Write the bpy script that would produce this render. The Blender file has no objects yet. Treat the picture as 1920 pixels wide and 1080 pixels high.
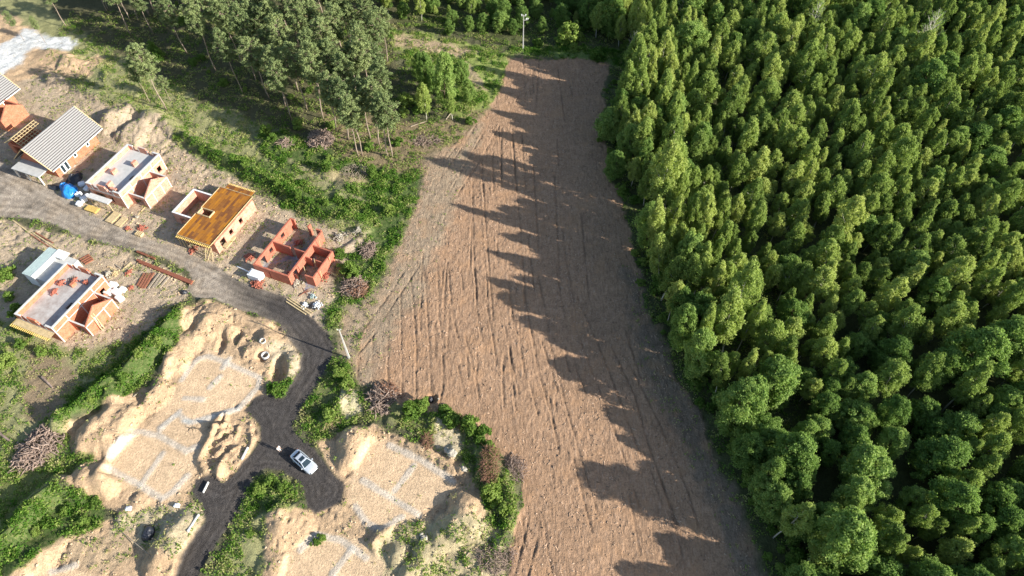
import bpy, math, random
import numpy as np
from mathutils import Vector, Matrix

# ------------------------------------------------------------------ camera, world, sun
random.seed(7); rng = np.random.default_rng(7)
scene = bpy.context.scene
C = scene.collection
CAM_H = 97.0; PITCH = math.radians(53.0); FOC = 1300.0
cd = bpy.data.cameras.new('camera'); cam = bpy.data.objects.new('camera', cd); C.objects.link(cam)
cam.location = (0, 0, CAM_H); cam.rotation_euler = (math.pi/2-PITCH, 0, 0)
cd.sensor_width = 36; cd.lens = 36*FOC/1920; cd.clip_end = 3000; cd.clip_start = 1
scene.camera = cam
SUN_EL = math.radians(23); SUN_AZ = math.radians(-22)      # azimuth from +x, counter-clockwise
sdir = Vector((math.cos(SUN_EL)*math.cos(SUN_AZ), math.cos(SUN_EL)*math.sin(SUN_AZ), math.sin(SUN_EL)))
w = bpy.data.worlds.new('World'); scene.world = w; w.use_nodes = True
wn = w.node_tree.nodes; sky = wn.new('ShaderNodeTexSky'); sky.sky_type = 'NISHITA'; sky.sun_disc = False
sky.sun_elevation = SUN_EL; sky.sun_rotation = math.pi/2-SUN_AZ
bg = wn['Background']; bg.inputs[1].default_value = 0.105
w.node_tree.links.new(sky.outputs[0], bg.inputs[0])
sl = bpy.data.lights.new('sun', 'SUN'); sl.energy = 5.0; sl.angle = math.radians(0.5); sl.color = (1.0, 0.95, 0.86)
so = bpy.data.objects.new('sun', sl); C.objects.link(so)
so.rotation_euler = (-sdir).to_track_quat('-Z', 'Y').to_euler()
scene.view_settings.view_transform = 'Standard'; scene.view_settings.look = 'None'
scene.view_settings.exposure = 1.0; scene.view_settings.gamma = 1

# ------------------------------------------------------------------ coordinates
cp, sp = math.cos(PITCH), math.sin(PITCH)
def P(u, v, z=0.0):
    """ground point seen at photo pixel (u,v), at height z"""
    X = (u-960); Y = FOC*cp+(540-v)*sp; Z = -FOC*sp+(540-v)*cp
    t = (z-CAM_H)/Z
    return (X*t, Y*t, z)
def PX(x, y, z=0.0):
    d = y*cp-(z-CAM_H)*sp
    return 960+FOC*x/d, 540-FOC*(y*sp+(z-CAM_H)*cp)/d
TH = math.radians(68.3); AX = (math.cos(TH), math.sin(TH)); BX = (math.sin(TH), -math.cos(TH))
HROT = TH-math.pi/2
def L(a, b): return (a*AX[0]+b*BX[0], a*AX[1]+b*BX[1])

# ------------------------------------------------------------------ helpers: tags, meshes
def tag(o, label=None, cat=None, group=None, kind=None):
    if label: o['label'] = label
    if cat: o['category'] = cat
    if group: o['group'] = group
    if kind: o['kind'] = kind
    return o
def empty(name, loc, rz=0, label=None, cat=None, group=None):
    o = bpy.data.objects.new(name, None); C.objects.link(o); o.location = loc; o.rotation_euler = (0, 0, rz)
    o.empty_display_size = .3
    return tag(o, label, cat, group)
def link(name, me, parent=None, loc=None, rz=None):
    o = bpy.data.objects.new(name, me); C.objects.link(o)
    if parent: o.parent = parent
    if loc is not None: o.location = loc
    if rz is not None: o.rotation_euler = (0, 0, rz)
    return o
def np_mesh(name, V, F, mats=(), smooth=False, fm=None, cols=None):
    """V (n,3), F (m,k) of equal k"""
    V = np.asarray(V, np.float32); F = np.asarray(F, np.int32); k = F.shape[1]
    me = bpy.data.meshes.new(name)
    me.vertices.add(len(V)); me.vertices.foreach_set('co', V.ravel())
    me.loops.add(F.size); me.loops.foreach_set('vertex_index', F.ravel())
    me.polygons.add(len(F)); me.polygons.foreach_set('loop_start', np.arange(0, F.size, k, dtype=np.int32))
    me.polygons.foreach_set('loop_total', np.full(len(F), k, np.int32))
    if smooth: me.polygons.foreach_set('use_smooth', np.ones(len(F), bool))
    if fm is not None: me.polygons.foreach_set('material_index', np.asarray(fm, np.int32))
    for m in mats: me.materials.append(m)
    if cols:
        for nm, arr in cols.items():
            a = me.color_attributes.new(nm, 'FLOAT_COLOR', 'POINT')
            a.data.foreach_set('color', np.asarray(arr, np.float32).ravel())
    me.update(calc_edges=True); me.validate()
    return me
class MB:
    def __init__(s): s.v = []; s.f = []
    def add(s, vs, fs):
        n = len(s.v); s.v += [tuple(p) for p in vs]; s.f += [tuple(i+n for i in f) for f in fs]; return s
    def box(s, x0, y0, z0, x1, y1, z1):
        return s.add([(x0,y0,z0),(x1,y0,z0),(x1,y1,z0),(x0,y1,z0),(x0,y0,z1),(x1,y0,z1),(x1,y1,z1),(x0,y1,z1)],
                     [(3,2,1,0),(4,5,6,7),(0,1,5,4),(1,2,6,5),(2,3,7,6),(3,0,4,7)])
    def obox(s, c, size, M=None, rz=0):
        """oriented box at c"""
        R = M or Matrix.Rotation(rz, 3, 'Z'); c = Vector(c); hx, hy, hz = [q/2 for q in size]
        vs = [c+R@Vector(p) for p in [(-hx,-hy,-hz),(hx,-hy,-hz),(hx,hy,-hz),(-hx,hy,-hz),(-hx,-hy,hz),(hx,-hy,hz),(hx,hy,hz),(-hx,hy,hz)]]
        return s.add(vs, [(3,2,1,0),(4,5,6,7),(0,1,5,4),(1,2,6,5),(2,3,7,6),(3,0,4,7)])
    def bar(s, p, q, wd, ht):
        p = Vector(p); q = Vector(q); d = q-p; R = d.to_track_quat('X', 'Z').to_matrix()
        return s.obox((p+q)/2, (d.length, wd, ht), R)
    def tube(s, pts, rad, n=6, cap=True):
        pts = [Vector(p) for p in pts]; rings = []
        up = Vector((.13, .27, .95))
        for i, p in enumerate(pts):
            d = (pts[min(i+1, len(pts)-1)]-pts[max(i-1, 0)]).normalized()
            a = d.cross(up)
            if a.length < .05: a = d.cross(Vector((1, 0, 0)))
            a.normalize(); b = d.cross(a); r = rad[i] if hasattr(rad, '__len__') else rad
            rings.append([p+(a*math.cos(2*math.pi*k/n)+b*math.sin(2*math.pi*k/n))*r for k in range(n)])
        base = len(s.v)
        for rr in rings: s.v += [tuple(p) for p in rr]
        for i in range(len(pts)-1):
            for k in range(n):
                k2 = (k+1) % n
                s.f.append((base+i*n+k, base+i*n+k2, base+(i+1)*n+k2, base+(i+1)*n+k))
        if cap:
            s.f.append(tuple(base+k for k in range(n))[::-1]); s.f.append(tuple(base+(len(pts)-1)*n+k for k in range(n)))
        return s
    def prism(s, poly, z0, z1, axis='z'):
        """poly in 2D extruded; axis x: poly is (y,z), axis y: (x,z)"""
        m = {'z': lambda p, t: (p[0], p[1], t), 'x': lambda p, t: (t, p[0], p[1]), 'y': lambda p, t: (p[0], t, p[1])}[axis]
        n = len(poly); vs = [m(p, z0) for p in poly]+[m(p, z1) for p in poly]
        return s.add(vs, [tuple(range(n))[::-1], tuple(range(n, 2*n))]+[(i, (i+1) % n, n+(i+1) % n, n+i) for i in range(n)])
    def mesh(s, name, mat, smooth=False):
        me = bpy.data.meshes.new(name); me.from_pydata(s.v, [], s.f)
        if mat: me.materials.append(mat)
        if smooth:
            for p in me.polygons: p.use_smooth = True
        import bmesh
        b = bmesh.new(); b.from_mesh(me); bmesh.ops.recalc_face_normals(b, faces=b.faces); b.to_mesh(me); b.free()
        return me
    def build(s, name, mat, parent=None, loc=None, rz=None, smooth=False):
        return link(name, s.mesh(name, mat, smooth), parent, loc, rz)

# ------------------------------------------------------------------ helpers: materials
def nodes(name):
    m = bpy.data.materials.new(name); m.use_nodes = True; nt = m.node_tree
    return m, nt, nt.nodes['Principled BSDF'], nt.nodes, nt.links
def mat(name, col, rough=.85, var=.25, scale=3.0, metal=0, bump=.2, spec=.3, col2=None):
    m, nt, b, N, K = nodes(name)
    tc = N.new('ShaderNodeTexCoord'); no = N.new('ShaderNodeTexNoise'); no.inputs['Scale'].default_value = scale
    no.inputs['Detail'].default_value = 6; no.inputs['Roughness'].default_value = .65
    K.new(tc.outputs['Object'], no.inputs['Vector'])
    r = N.new('ShaderNodeValToRGB'); e = r.color_ramp.elements; e[0].position = .3; e[1].position = .7
    c2 = col2 or tuple(min(1, c*(1+var)) for c in col)
    e[0].color = tuple(c*(1-var) for c in col)+(1,); e[1].color = tuple(c2)+(1,)
    K.new(no.outputs['Fac'], r.inputs[0]); K.new(r.outputs[0], b.inputs['Base Color'])
    b.inputs['Roughness'].default_value = rough; b.inputs['Metallic'].default_value = metal
    b.inputs['Specular IOR Level'].default_value = spec
    if bump:
        bu = N.new('ShaderNodeBump'); bu.inputs['Strength'].default_value = bump; bu.inputs['Distance'].default_value = .05
        K.new(no.outputs['Fac'], bu.inputs['Height']); K.new(bu.outputs[0], b.inputs['Normal'])
    return m
def brick_mat(name, c1, c2, mortar, bw=.38, bh=.24, ms=.012, flat=False, dirt=(.5, .42, .33), bias=0):
    m, nt, b, N, K = nodes(name)
    tc = N.new('ShaderNodeTexCoord'); sx = N.new('ShaderNodeSeparateXYZ'); K.new(tc.outputs['Object'], sx.inputs[0])
    cb = N.new('ShaderNodeCombineXYZ')
    if flat: K.new(sx.outputs[0], cb.inputs[1]); K.new(sx.outputs[1], cb.inputs[0])
    else:
        ad = N.new('ShaderNodeMath'); K.new(sx.outputs[0], ad.inputs[0]); K.new(sx.outputs[1], ad.inputs[1])
        K.new(ad.outputs[0], cb.inputs[0]); K.new(sx.outputs[2], cb.inputs[1])
    br = N.new('ShaderNodeTexBrick'); K.new(cb.outputs[0], br.inputs['Vector'])
    br.inputs['Color1'].default_value = c1+(1,); br.inputs['Color2'].default_value = c2+(1,); br.inputs['Mortar'].default_value = mortar+(1,)
    br.inputs['Scale'].default_value = 1; br.inputs['Mortar Size'].default_value = ms; br.inputs['Bias'].default_value = bias
    br.inputs['Brick Width'].default_value = bw; br.inputs['Row Height'].default_value = bh
    no = N.new('ShaderNodeTexNoise'); no.inputs['Scale'].default_value = 1.1; no.inputs['Detail'].default_value = 7; no.inputs['Roughness'].default_value = .7
    K.new(tc.outputs['Object'], no.inputs['Vector'])
    mr = N.new('ShaderNodeMapRange'); mr.inputs[1].default_value = .45; mr.inputs[2].default_value = .75; mr.inputs[4].default_value = .6
    K.new(no.outputs['Fac'], mr.inputs[0])
    mx = N.new('ShaderNodeMixRGB'); K.new(mr.outputs[0], mx.inputs[0]); K.new(br.outputs['Color'], mx.inputs[1]); mx.inputs[2].default_value = dirt+(1,)
    K.new(mx.outputs[0], b.inputs['Base Color']); b.inputs['Roughness'].default_value = .9; b.inputs['Specular IOR Level'].default_value = .2
    return m
def leaf_mat(name, cols, rand=.35, trans=.35):
    """cols: list of 3 colours; leaf colour attribute picks light or dark, each plant shifts the hue"""
    m, nt, b, N, K = nodes(name)
    at = N.new('ShaderNodeAttribute'); at.attribute_name = 'lc'
    oi = N.new('ShaderNodeObjectInfo')
    ad = N.new('ShaderNodeMath'); ad.operation = 'MULTIPLY_ADD'; ad.inputs[1].default_value = 1-rand
    ml = N.new('ShaderNodeMath'); ml.operation = 'MULTIPLY'; ml.inputs[1].default_value = rand
    K.new(oi.outputs['Random'], ml.inputs[0]); K.new(at.outputs['Fac'], ad.inputs[0]); K.new(ml.outputs[0], ad.inputs[2])
    r = N.new('ShaderNodeValToRGB'); e = r.color_ramp.elements
    e[0].position = .1; e[1].position = .9; e[0].color = cols[0]+(1,); e[1].color = cols[2]+(1,)
    mid = e.new(.5); mid.color = cols[1]+(1,)
    K.new(ad.outputs[0], r.inputs[0]); K.new(r.outputs[0], b.inputs['Base Color'])
    b.inputs['Roughness'].default_value = .75; b.inputs['Specular IOR Level'].default_value = .06
    tr = N.new('ShaderNodeBsdfTranslucent'); mx = N.new('ShaderNodeMixShader'); mx.inputs[0].default_value = trans
    hs = N.new('ShaderNodeHueSaturation'); hs.inputs['Value'].default_value = 1.2; hs.inputs['Saturation'].default_value = 1.1
    K.new(r.outputs[0], hs.inputs['Color']); K.new(hs.outputs[0], tr.inputs[0])
    K.new(b.outputs[0], mx.inputs[1]); K.new(tr.outputs[0], mx.inputs[2]); K.new(mx.outputs[0], N['Material Output'].inputs[0])
    return m
M = {}
M['brick'] = brick_mat('brick', (.52,.165,.085), (.42,.115,.06), (.46,.28,.19), dirt=(.56,.31,.20))
M['brick_pale'] = brick_mat('brick_pale', (.58,.26,.165), (.48,.18,.11), (.58,.45,.38), dirt=(.62,.47,.38))
M['brick_red'] = brick_mat('brick_red', (.46,.15,.09), (.36,.10,.06), (.42,.22,.16), dirt=(.48,.20,.14))
M['loose_brick'] = mat('loose_brick', (.38,.13,.085), var=.4, scale=4)
M['concrete'] = mat('concrete', (.56,.55,.52), var=.15, scale=2)
M['slab'] = mat('slab', (.47,.47,.45), var=.12, scale=1.2, bump=.1)
M['slab_dirty'] = mat('slab_dirty', (.44,.36,.32), var=.3, scale=.8, col2=(.52,.50,.47))
M['wet_slab'] = mat('wet_slab', (.25,.24,.26), var=.3, scale=.7, rough=.4, col2=(.36,.33,.34))
M['ply'] = brick_mat('ply', (.50,.20,.014), (.17,.065,.024), (.08,.04,.02), bw=2.0, bh=.5, ms=.012, flat=True, dirt=(.30,.14,.045), bias=.15)
M['timber'] = mat('timber', (.52,.40,.22), var=.3, scale=3)
M['timber_yellow'] = mat('timber_yellow', (.60,.42,.13), var=.25, scale=3)
M['timber_brown'] = mat('timber_brown', (.27,.11,.065), var=.35, scale=3)
M['timber_grey'] = mat('timber_grey', (.33,.27,.20), var=.35, scale=3)
M['white'] = mat('white_paint', (.78,.78,.76), var=.06, scale=2)
M['glass'] = mat('glass_dark', (.02,.035,.045), var=.2, rough=.08, bump=0, spec=.8)
M['steel_dark'] = mat('steel_dark', (.05,.05,.055), var=.3, rough=.5)
M['rust'] = mat('rust_steel', (.24,.085,.05), var=.35, scale=5)
M['metal_sheet'] = mat('metal_sheet', (.36,.44,.43), var=.1, scale=1.5, rough=.5)
M['tile'] = mat('roof_tile', (.29,.285,.28), var=.16, scale=5, rough=.7)
M['tile_gap'] = mat('roof_membrane', (.06,.055,.055), var=.2)
M['tarp_blue'] = mat('tarp_blue', (.02,.20,.55), var=.3, rough=.35, scale=2, spec=.5)
M['tarp_white'] = mat('tarp_white', (.72,.74,.76), var=.1, rough=.45, scale=3, spec=.4)
M['tarp_or_shade_black'] = mat('tarp_or_shade_black', (.025,.027,.035), var=.4, rough=.4, spec=.5)
M['bark_birch'] = mat('bark_birch', (.48,.45,.38), var=.35, scale=4)
M['bark_dark'] = mat('bark_dark', (.12,.09,.06), var=.3, scale=4)
M['bark_pine'] = mat('bark_pine', (.30,.235,.18), var=.3, scale=3)
M['root'] = mat('root_wood', (.24,.155,.11), var=.5, scale=3, col2=(.42,.32,.26))
M['twig_rust'] = mat('twig_rust', (.22,.11,.065), var=.5, scale=3, col2=(.34,.19,.12))
M['rock'] = mat('concrete_rubble', (.40,.36,.29), var=.2, scale=3)
M['pole'] = mat('pole_concrete', (.48,.47,.44), var=.1, scale=2)
M['lf_birch'] = leaf_mat('leaf_birch', [(.17,.245,.065), (.31,.40,.11), (.46,.51,.16)], rand=.6, trans=.45)
M['lf_broad'] = leaf_mat('leaf_broad', [(.12,.205,.055), (.225,.335,.09), (.38,.48,.15)], rand=.45, trans=.45)
M['lf_pine'] = leaf_mat('leaf_pine', [(.11,.155,.065), (.20,.255,.105), (.33,.38,.16)], rand=.35, trans=.25)
M['lf_bush'] = leaf_mat('leaf_bush', [(.08,.16,.03), (.19,.29,.06), (.33,.40,.11)], rand=.5, trans=.4)
M['lf_weed'] = leaf_mat('leaf_weed', [(.08,.18,.025), (.24,.34,.07), (.44,.41,.19)], rand=0, trans=.4)

# ------------------------------------------------------------------ ground: noise, regions, relief
def vn(x, y, s=0):
    xi = np.floor(x); yi = np.floor(y); fx = x-xi; fy = y-yi
    fx = fx*fx*(3-2*fx); fy = fy*fy*(3-2*fy)
    def h(a, b):
        q = np.sin(a*127.1+b*311.7+s*74.7)*43758.5453; return q-np.floor(q)
    return (h(xi,yi)*(1-fx)+h(xi+1,yi)*fx)*(1-fy)+(h(xi,yi+1)*(1-fx)+h(xi+1,yi+1)*fx)*fy
def fbm(x, y, o=4, s=0):
    t = 0; a = .5; n = 0
    for i in range(o):
        t = t+a*vn(x, y, s+i*3.1); n += a; a *= .5; x = x*2.03+11.3; y = y*2.03+7.7
    return t/n
def sdist(px, py, poly):
    """signed distance to polygon, inside positive"""
    poly = np.array(poly, float); d2 = np.full(px.shape, 1e18); ins = np.zeros(px.shape, bool)
    x0, y0 = poly[-1]
    for x1, y1 in poly:
        ex, ey = x1-x0, y1-y0; t = np.clip(((px-x0)*ex+(py-y0)*ey)/(ex*ex+ey*ey+1e-9), 0, 1)
        d2 = np.minimum(d2, (px-x0-t*ex)**2+(py-y0-t*ey)**2)
        c = ((y0 > py) != (y1 > py)) & (px < (x1-x0)*(py-y0)/(y1-y0+1e-12)+x0); ins ^= c
        x0, y0 = x1, y1
    return np.sqrt(d2)*np.where(ins, 1, -1)
def ldist(x, y, line):
    d2 = np.full(x.shape, 1e18); sd = np.zeros(x.shape)
    for (x0, y0), (x1, y1) in zip(line[:-1], line[1:]):
        ex, ey = x1-x0, y1-y0; L2 = ex*ex+ey*ey+1e-9
        t = np.clip(((x-x0)*ex+(y-y0)*ey)/L2, 0, 1); q = (x-x0-t*ex)**2+(y-y0-t*ey)**2
        s = ((x-x0)*ey-(y-y0)*ex)/math.sqrt(L2)
        m = q < d2; d2 = np.where(m, q, d2); sd = np.where(m, s, sd)
    return np.sqrt(d2), sd
def gl(pts): return [P(u, v)[:2] for u, v in pts]
def crop(ox, oy, s, pts): return [(ox+x/s, oy+y/s) for x, y in pts]

SAND = (.50,.35,.215); SAND2 = (.43,.335,.235); PALE = (.55,.47,.36); DRY = (.27,.265,.125); LUSH = (.075,.115,.032)
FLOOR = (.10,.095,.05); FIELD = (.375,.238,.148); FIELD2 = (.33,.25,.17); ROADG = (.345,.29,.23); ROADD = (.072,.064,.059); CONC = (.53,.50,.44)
ROAD = [(-80,270),(0,300),(60,335),(130,375),(170,400),(250,440),(330,465),(400,495),(460,530),(540,560),(580,590),(612,625),(628,655),(620,680),(600,712),(575,745),(558,780),(548,800),(560,820),(585,838),(605,862),(625,890),(643,905),(645,920),(640,940),(610,957),(590,962),(575,950),(572,920),(560,905),(530,885),(500,878),(478,890),(465,915),(450,950),(420,1000),(395,1040),(370,1080),(330,1160),(290,1160),(330,1080),(345,1040),(370,1000),(385,975),(378,950),(358,925),(368,900),(395,890),(420,905),(440,890),(455,870),(470,850),(488,825),(487,800),(478,785),(458,770),(478,745),(500,738),(530,745),(548,715),(563,690),(563,665),(545,640),(520,605),(480,590),(440,578),(400,560),(370,560),(350,545),(360,520),(345,500),(300,480),(255,470),(210,460),(160,450),(100,420),(50,410),(-80,400)]
ROAD_DARK = [(430,520),(640,560),(680,660),(680,1000),(300,1200),(280,1080),(330,880),(440,740),(540,700),(540,640),(450,570)]
FIELDP = [(1060,108),(955,112),(940,160),(925,200),(895,235),(850,270),(800,310),(790,360),(770,420),(745,480),(715,540),(690,590),(672,640),(668,680),(670,712),(700,718),(735,745),(760,765),(830,775),(900,810),(940,850),(970,890),(980,940),(965,1000),(950,1080),(920,1200),(1500,1200),(1425,1080),(1390,1000),(1350,900),(1320,800),(1290,740),(1250,680),(1215,600),(1200,520),(1180,440),(1170,380),(1140,330),(1135,250),(1130,180),(1145,120)]
# (polygon, colour, vegetation, lushness, soil, sand, edge softness px, edge wander px)
LAYERS = [
 ([(-700,-500),(330,-500),(330,60),(420,150),(560,230),(740,300),(790,310),(760,440),(690,560),(620,620),(600,560),(640,480),(600,420),(300,260),(-700,100)], DRY, .45,.35,0,.3, 20,25),
 ([(100,-500),(745,-500),(745,60),(760,250),(745,305),(650,300),(560,265),(470,225),(370,190),(320,160),(250,120),(170,70),(90,20)], FLOOR, .35,.25,0,0, 10,16),  # forest floor; its dark tone also paints in the shade of the pines
 ([(-700,60),(30,130),(120,150),(180,190),(250,205),(320,240),(330,270),(380,310),(470,350),(520,380),(600,410),(640,430),(695,440),(680,480),(630,500),(628,560),(605,625),(540,570),(300,480),(0,320),(-700,100)], SAND2, .12,.2,0,1, 8,14),
 ([(-100,0),(20,20),(60,45),(130,100),(190,110),(170,150),(100,140),(0,160),(-100,200)], SAND, .1,.2,0,1, 8,14),
 ([(0,80),(50,50),(90,65),(150,80),(130,95),(60,90),(40,120),(0,140),(-60,120)], (.62,.62,.60), 0,0,0,1, 6,8),
 ([(-300,420),(30,415),(160,450),(240,470),(345,520),(352,560),(300,600),(250,640),(200,665),(110,660),(60,640),(-20,600),(-300,560)], SAND2, .12,.1,0,1, 8,12),
 ([(-300,560),(0,600),(70,640),(140,660),(250,640),(330,600),(320,640),(240,720),(130,800),(130,900),(60,960),(0,1080),(-300,1200)], DRY, .7,.4,0,.2, 12,16),
 ([(60,660),(150,690),(110,790),(60,800),(30,740)], (.25,.19,.12), .3,.1,.2,.2, 15,16),
 ([(350,575),(400,565),(440,580),(520,605),(545,640),(565,665),(555,712),(530,745),(478,745),(458,770),(487,800),(488,825),(455,870),(420,905),(368,900),(358,925),(385,975),(345,1040),(320,1180),(-100,1200),(10,1080),(60,1040),(140,1000),(215,965),(190,945),(115,900),(140,870),(130,800),(180,770),(250,735),(280,725),(300,690),(310,660),(340,620)], SAND, .03,.3,0,1, 5,8),
 ([(230,960),(380,940),(385,975),(330,1040),(240,1030),(190,1000)], (.45,.37,.24), .3,.4,0,1, 10,14),
 ([(100,1000),(250,1000),(260,1060),(170,1070),(110,1050)], (.48,.35,.22), .2,.2,0,1, 10,14),
 ([(600,830),(640,795),(690,815),(700,795),(760,830),(850,860),(900,890),(912,960),(895,1010),(860,1100),(600,1200),(440,1200),(485,1040),(500,960),(560,960),(640,945),(645,910),(615,870)], SAND, .04,.3,0,1, 5,9),
 ([(740,980),(850,960),(930,1000),(960,1080),(940,1180),(720,1180),(700,1040)], (.42,.35,.21), .45,.5,0,.7, 12,18),
 ([(400,1080),(450,960),(480,900),(540,890),(570,940),(545,960),(500,965),(495,1080),(440,1200),(330,1200)], DRY, .75,.5,0,.1, 6,10),
 ([(540,640),(560,660),(565,690),(550,712),(520,700),(500,650)], (.50,.40,.27), .1,.2,0,1, 6,8),
 # lush ground
 ([(330,262),(400,280),(480,300),(600,350),(700,380),(745,410),(720,445),(640,425),(560,405),(480,345),(400,305)], LUSH, .9,.75,0,0, 8,12),
 ([(480,240),(560,255),(640,290),(790,315),(785,380),(760,440),(730,500),(690,560),(625,612),(608,602),(640,540),(655,480),(690,440),(700,400),(600,350),(520,320),(490,290)], LUSH, .85,.8,0,0, 10,16),
 ([(590,315),(690,330),(700,350),(640,355),(600,340)], (.33,.27,.15), .3,.2,0,0, 12,10),
 ([(540,300),(600,320),(640,350),(690,380),(650,370),(580,340)], (.30,.27,.15), .4,.3,0,0, 8,10),
 ([(350,590),(335,640),(290,700),(240,740),(180,775),(125,800),(95,785),(150,730),(220,675),(265,635),(310,595)], LUSH, 1,.9,0,0, 6,10),
 ([(60,950),(110,912),(150,925),(205,960),(185,995),(110,1015),(50,1065),(-10,1100),(-60,1060),(0,1020)], LUSH, 1,.85,0,0, 6,10),
 ([(0,880),(100,860),(170,850),(180,870),(100,900),(60,950),(0,1000)], (.17,.19,.06), .8,.6,0,0, 8,12),
 ([(612,680),(640,665),(665,672),(672,715),(695,740),(665,800),(600,822),(565,805),(575,760),(602,720)], (.13,.15,.055), .9,.7,0,0, 5,9),
 ([(640,725),(675,730),(680,775),(650,790),(635,760)], (.48,.42,.26), .15,.3,0,.7, 6,8),
 ([(500,722),(545,708),(557,722),(535,748),(505,745)], LUSH, 1,.95,0,0, 3,5),
 ([(465,915),(500,882),(545,900),(572,940),(540,942),(490,960),(465,950)], LUSH, .9,.7,0,0, 6,10),
 ([(690,740),(740,760),(800,755),(870,765),(925,810),(960,860),(975,930),(965,1000),(925,985),(895,900),(850,850),(800,810),(740,790),(690,790)], (.16,.17,.07), .85,.65,.1,0, 7,12),
 ([(820,790),(860,800),(870,840),(850,860),(815,830)], (.5,.42,.28), .1,.3,0,.8, 6,8),
 ([(725,55),(800,62),(900,85),(960,105),(950,150),(920,200),(880,235),(845,210),(850,150),(760,120),(740,90)], (.24,.29,.08), .95,.7,0,0, 8,12),
 ([(735,60),(820,75),(900,95),(860,110),(780,95),(740,85)], (.40,.30,.19), .35,.4,0,.1, 10,8),
 ([(870,110),(895,140),(915,170),(895,165),(870,135)], (.38,.30,.18), .2,.3,0,.1, 5,4),
 ([(600,210),(750,230),(850,230),(900,210),(930,200),(880,250),(830,300),(790,320),(740,320),(640,300)], (.22,.17,.10), .4,.4,.2,0, 10,12),
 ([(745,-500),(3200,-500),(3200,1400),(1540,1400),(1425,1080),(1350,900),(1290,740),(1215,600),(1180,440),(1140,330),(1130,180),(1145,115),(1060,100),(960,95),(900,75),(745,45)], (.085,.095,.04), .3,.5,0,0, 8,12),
 ([(960,95),(1060,85),(1160,90),(1250,120),(1200,140),(1145,125),(1060,115)], (.13,.19,.05), 1,.9,0,0, 6,9),
 (FIELDP, FIELD, 0,.5,1,0, 5,8),
 ([(800,310),(860,270),(900,240),(880,330),(850,420),(800,520),(745,600),(690,720),(668,712),(668,680),(672,640),(690,590),(745,480),(770,420),(790,360)], FIELD2, .02,.2,.8,.1, 22,22),
 ([(640,580),(690,560),(740,500),(700,590),(672,640),(664,700),(640,660)], (.33,.25,.17), .15,.3,.3,.4, 12,12),
 ([(1200,520),(1250,680),(1330,820),(1430,1080),(1390,1100),(1330,950),(1260,800),(1190,640),(1160,500)], (.23,.17,.12), .08,.2,.9,0, 22,22),  # field edge by the wood: tree shade painted in as darker brown
]
STRIPS = [crop(0,540,3,l) for l in [[(1020,520),(1110,400),(1170,385),(1250,410),(1460,505),(1450,560),(1340,680),(1200,720),(1110,745)],[(1290,400),(1255,450)],[(1180,560),(1240,500)],[(1040,620),(1140,630)],
   [(900,800),(1010,690)]]] + [crop(0,760,3.368,l) for l in [[(690,400),(860,490),(1020,590),(1100,540),(1180,450)],[(890,500),(1030,300)],[(780,240),(870,165),(1000,190),(1180,290),(1240,260)],[(700,330),(780,240)],[(1010,140),(1130,50)],[(330,1050),(480,1010)],[(1130,60),(1200,110),(1340,80),(1500,20)]]] \
   + [crop(500,720,3,l) for l in [[(690,345),(860,425),(1050,545)],[(830,460),(720,600)],[(540,540),(700,640),(860,740)],[(500,690),(560,780),(640,820),(760,750)],[(190,930),(280,850)],[(370,1070),(480,930)],[(280,850),(420,880),(560,980)]]]
STRIP_W = [.5]*len(STRIPS)
FUR = [crop(560,500,3.556,l) for l in [[(495,460),(490,600),(495,770)],[(598,330),(596,500),(590,790)],[(680,190),(684,500),(690,700),(683,930)],[(745,60),(765,250),(785,540),(780,910)],[(835,0),(850,200),(870,500),(885,890)],[(922,0),(930,150),(940,380),(955,470)],[(1000,20),(1012,180),(1025,310),(1060,470)],[(955,30),(962,130)],[(958,580),(965,700),(960,820),(935,920)],[(1165,0),(1185,130),(1185,280),(1225,500)],[(1255,260),(1290,450),(1320,650)],[(1375,400),(1420,640),(1470,850)],[(1110,470),(1160,650),(1190,800),(1220,980)],[(1620,500),(1680,680),(1725,830)],[(1820,520),(1860,700),(1915,850)],[(1500,160),(1510,350)],[(1718,0),(1750,200),(1790,400)],[(1800,0),(1840,240),(1860,420)],[(398,582),(500,460),(640,240),(800,0)],[(400,460),(560,250),(700,40)],[(395,590),(395,740)],[(1400,100),(1430,380)],[(1080,30),(1095,150)],[(1540,780),(1600,1000)],[(1710,900),(1720,960)],[(1060,650),(1100,830)]]] \
  + [crop(560,0,3,l) for l in [[(1330,385),(1280,470),(1220,570)],[(1130,705),(1060,830),(1010,920),(900,1080)],[(1040,745),(950,900),(850,1078)],[(1200,725),(1207,850),(1225,1080)],[(1090,860),(1095,1075)],[(1030,905),(1035,1078)],[(1460,390),(1466,480)],[(1525,460),(1540,545)],[(1315,395),(1320,520)],[(1255,750),(1262,900),(1280,1070)],[(1455,780),(1462,930)],[(1140,720),(1140,1070)],[(1000,700),(900,860),(800,1000)],[(960,720),(830,900)]]] \
  + [[(885,345),(888,470),(893,560)],[(905,340),(912,450),(925,600)],[(1055,430),(1075,600),(1112,700)],[(1150,655),(1190,740),(1215,830),(1255,945),(1285,1060)],[(1185,690),(1240,800),(1290,920),(1310,985)],[(1085,560),(1140,690),(1200,850)],[(1030,640),(1060,760),(1120,960)],[(985,560),(1010,700),(1040,800)],[(1120,720),(1160,830),(1200,950)],[(960,250),(975,420),(985,560)],[(935,240),(940,330)],[(1000,310),(1010,470)],[(1040,330),(1050,520)],[(1090,400),(1105,560)],[(965,1080),(990,980)],[(990,1080),(1008,1010)],[(1240,900),(1300,1060)],[(1180,930),(1200,1040)],[(1010,520),(1030,620)],[(1075,860),(1110,1000)],[(980,110),(985,180)],[(1010,115),(1005,200)],[(1045,125),(1060,230)]]
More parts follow.
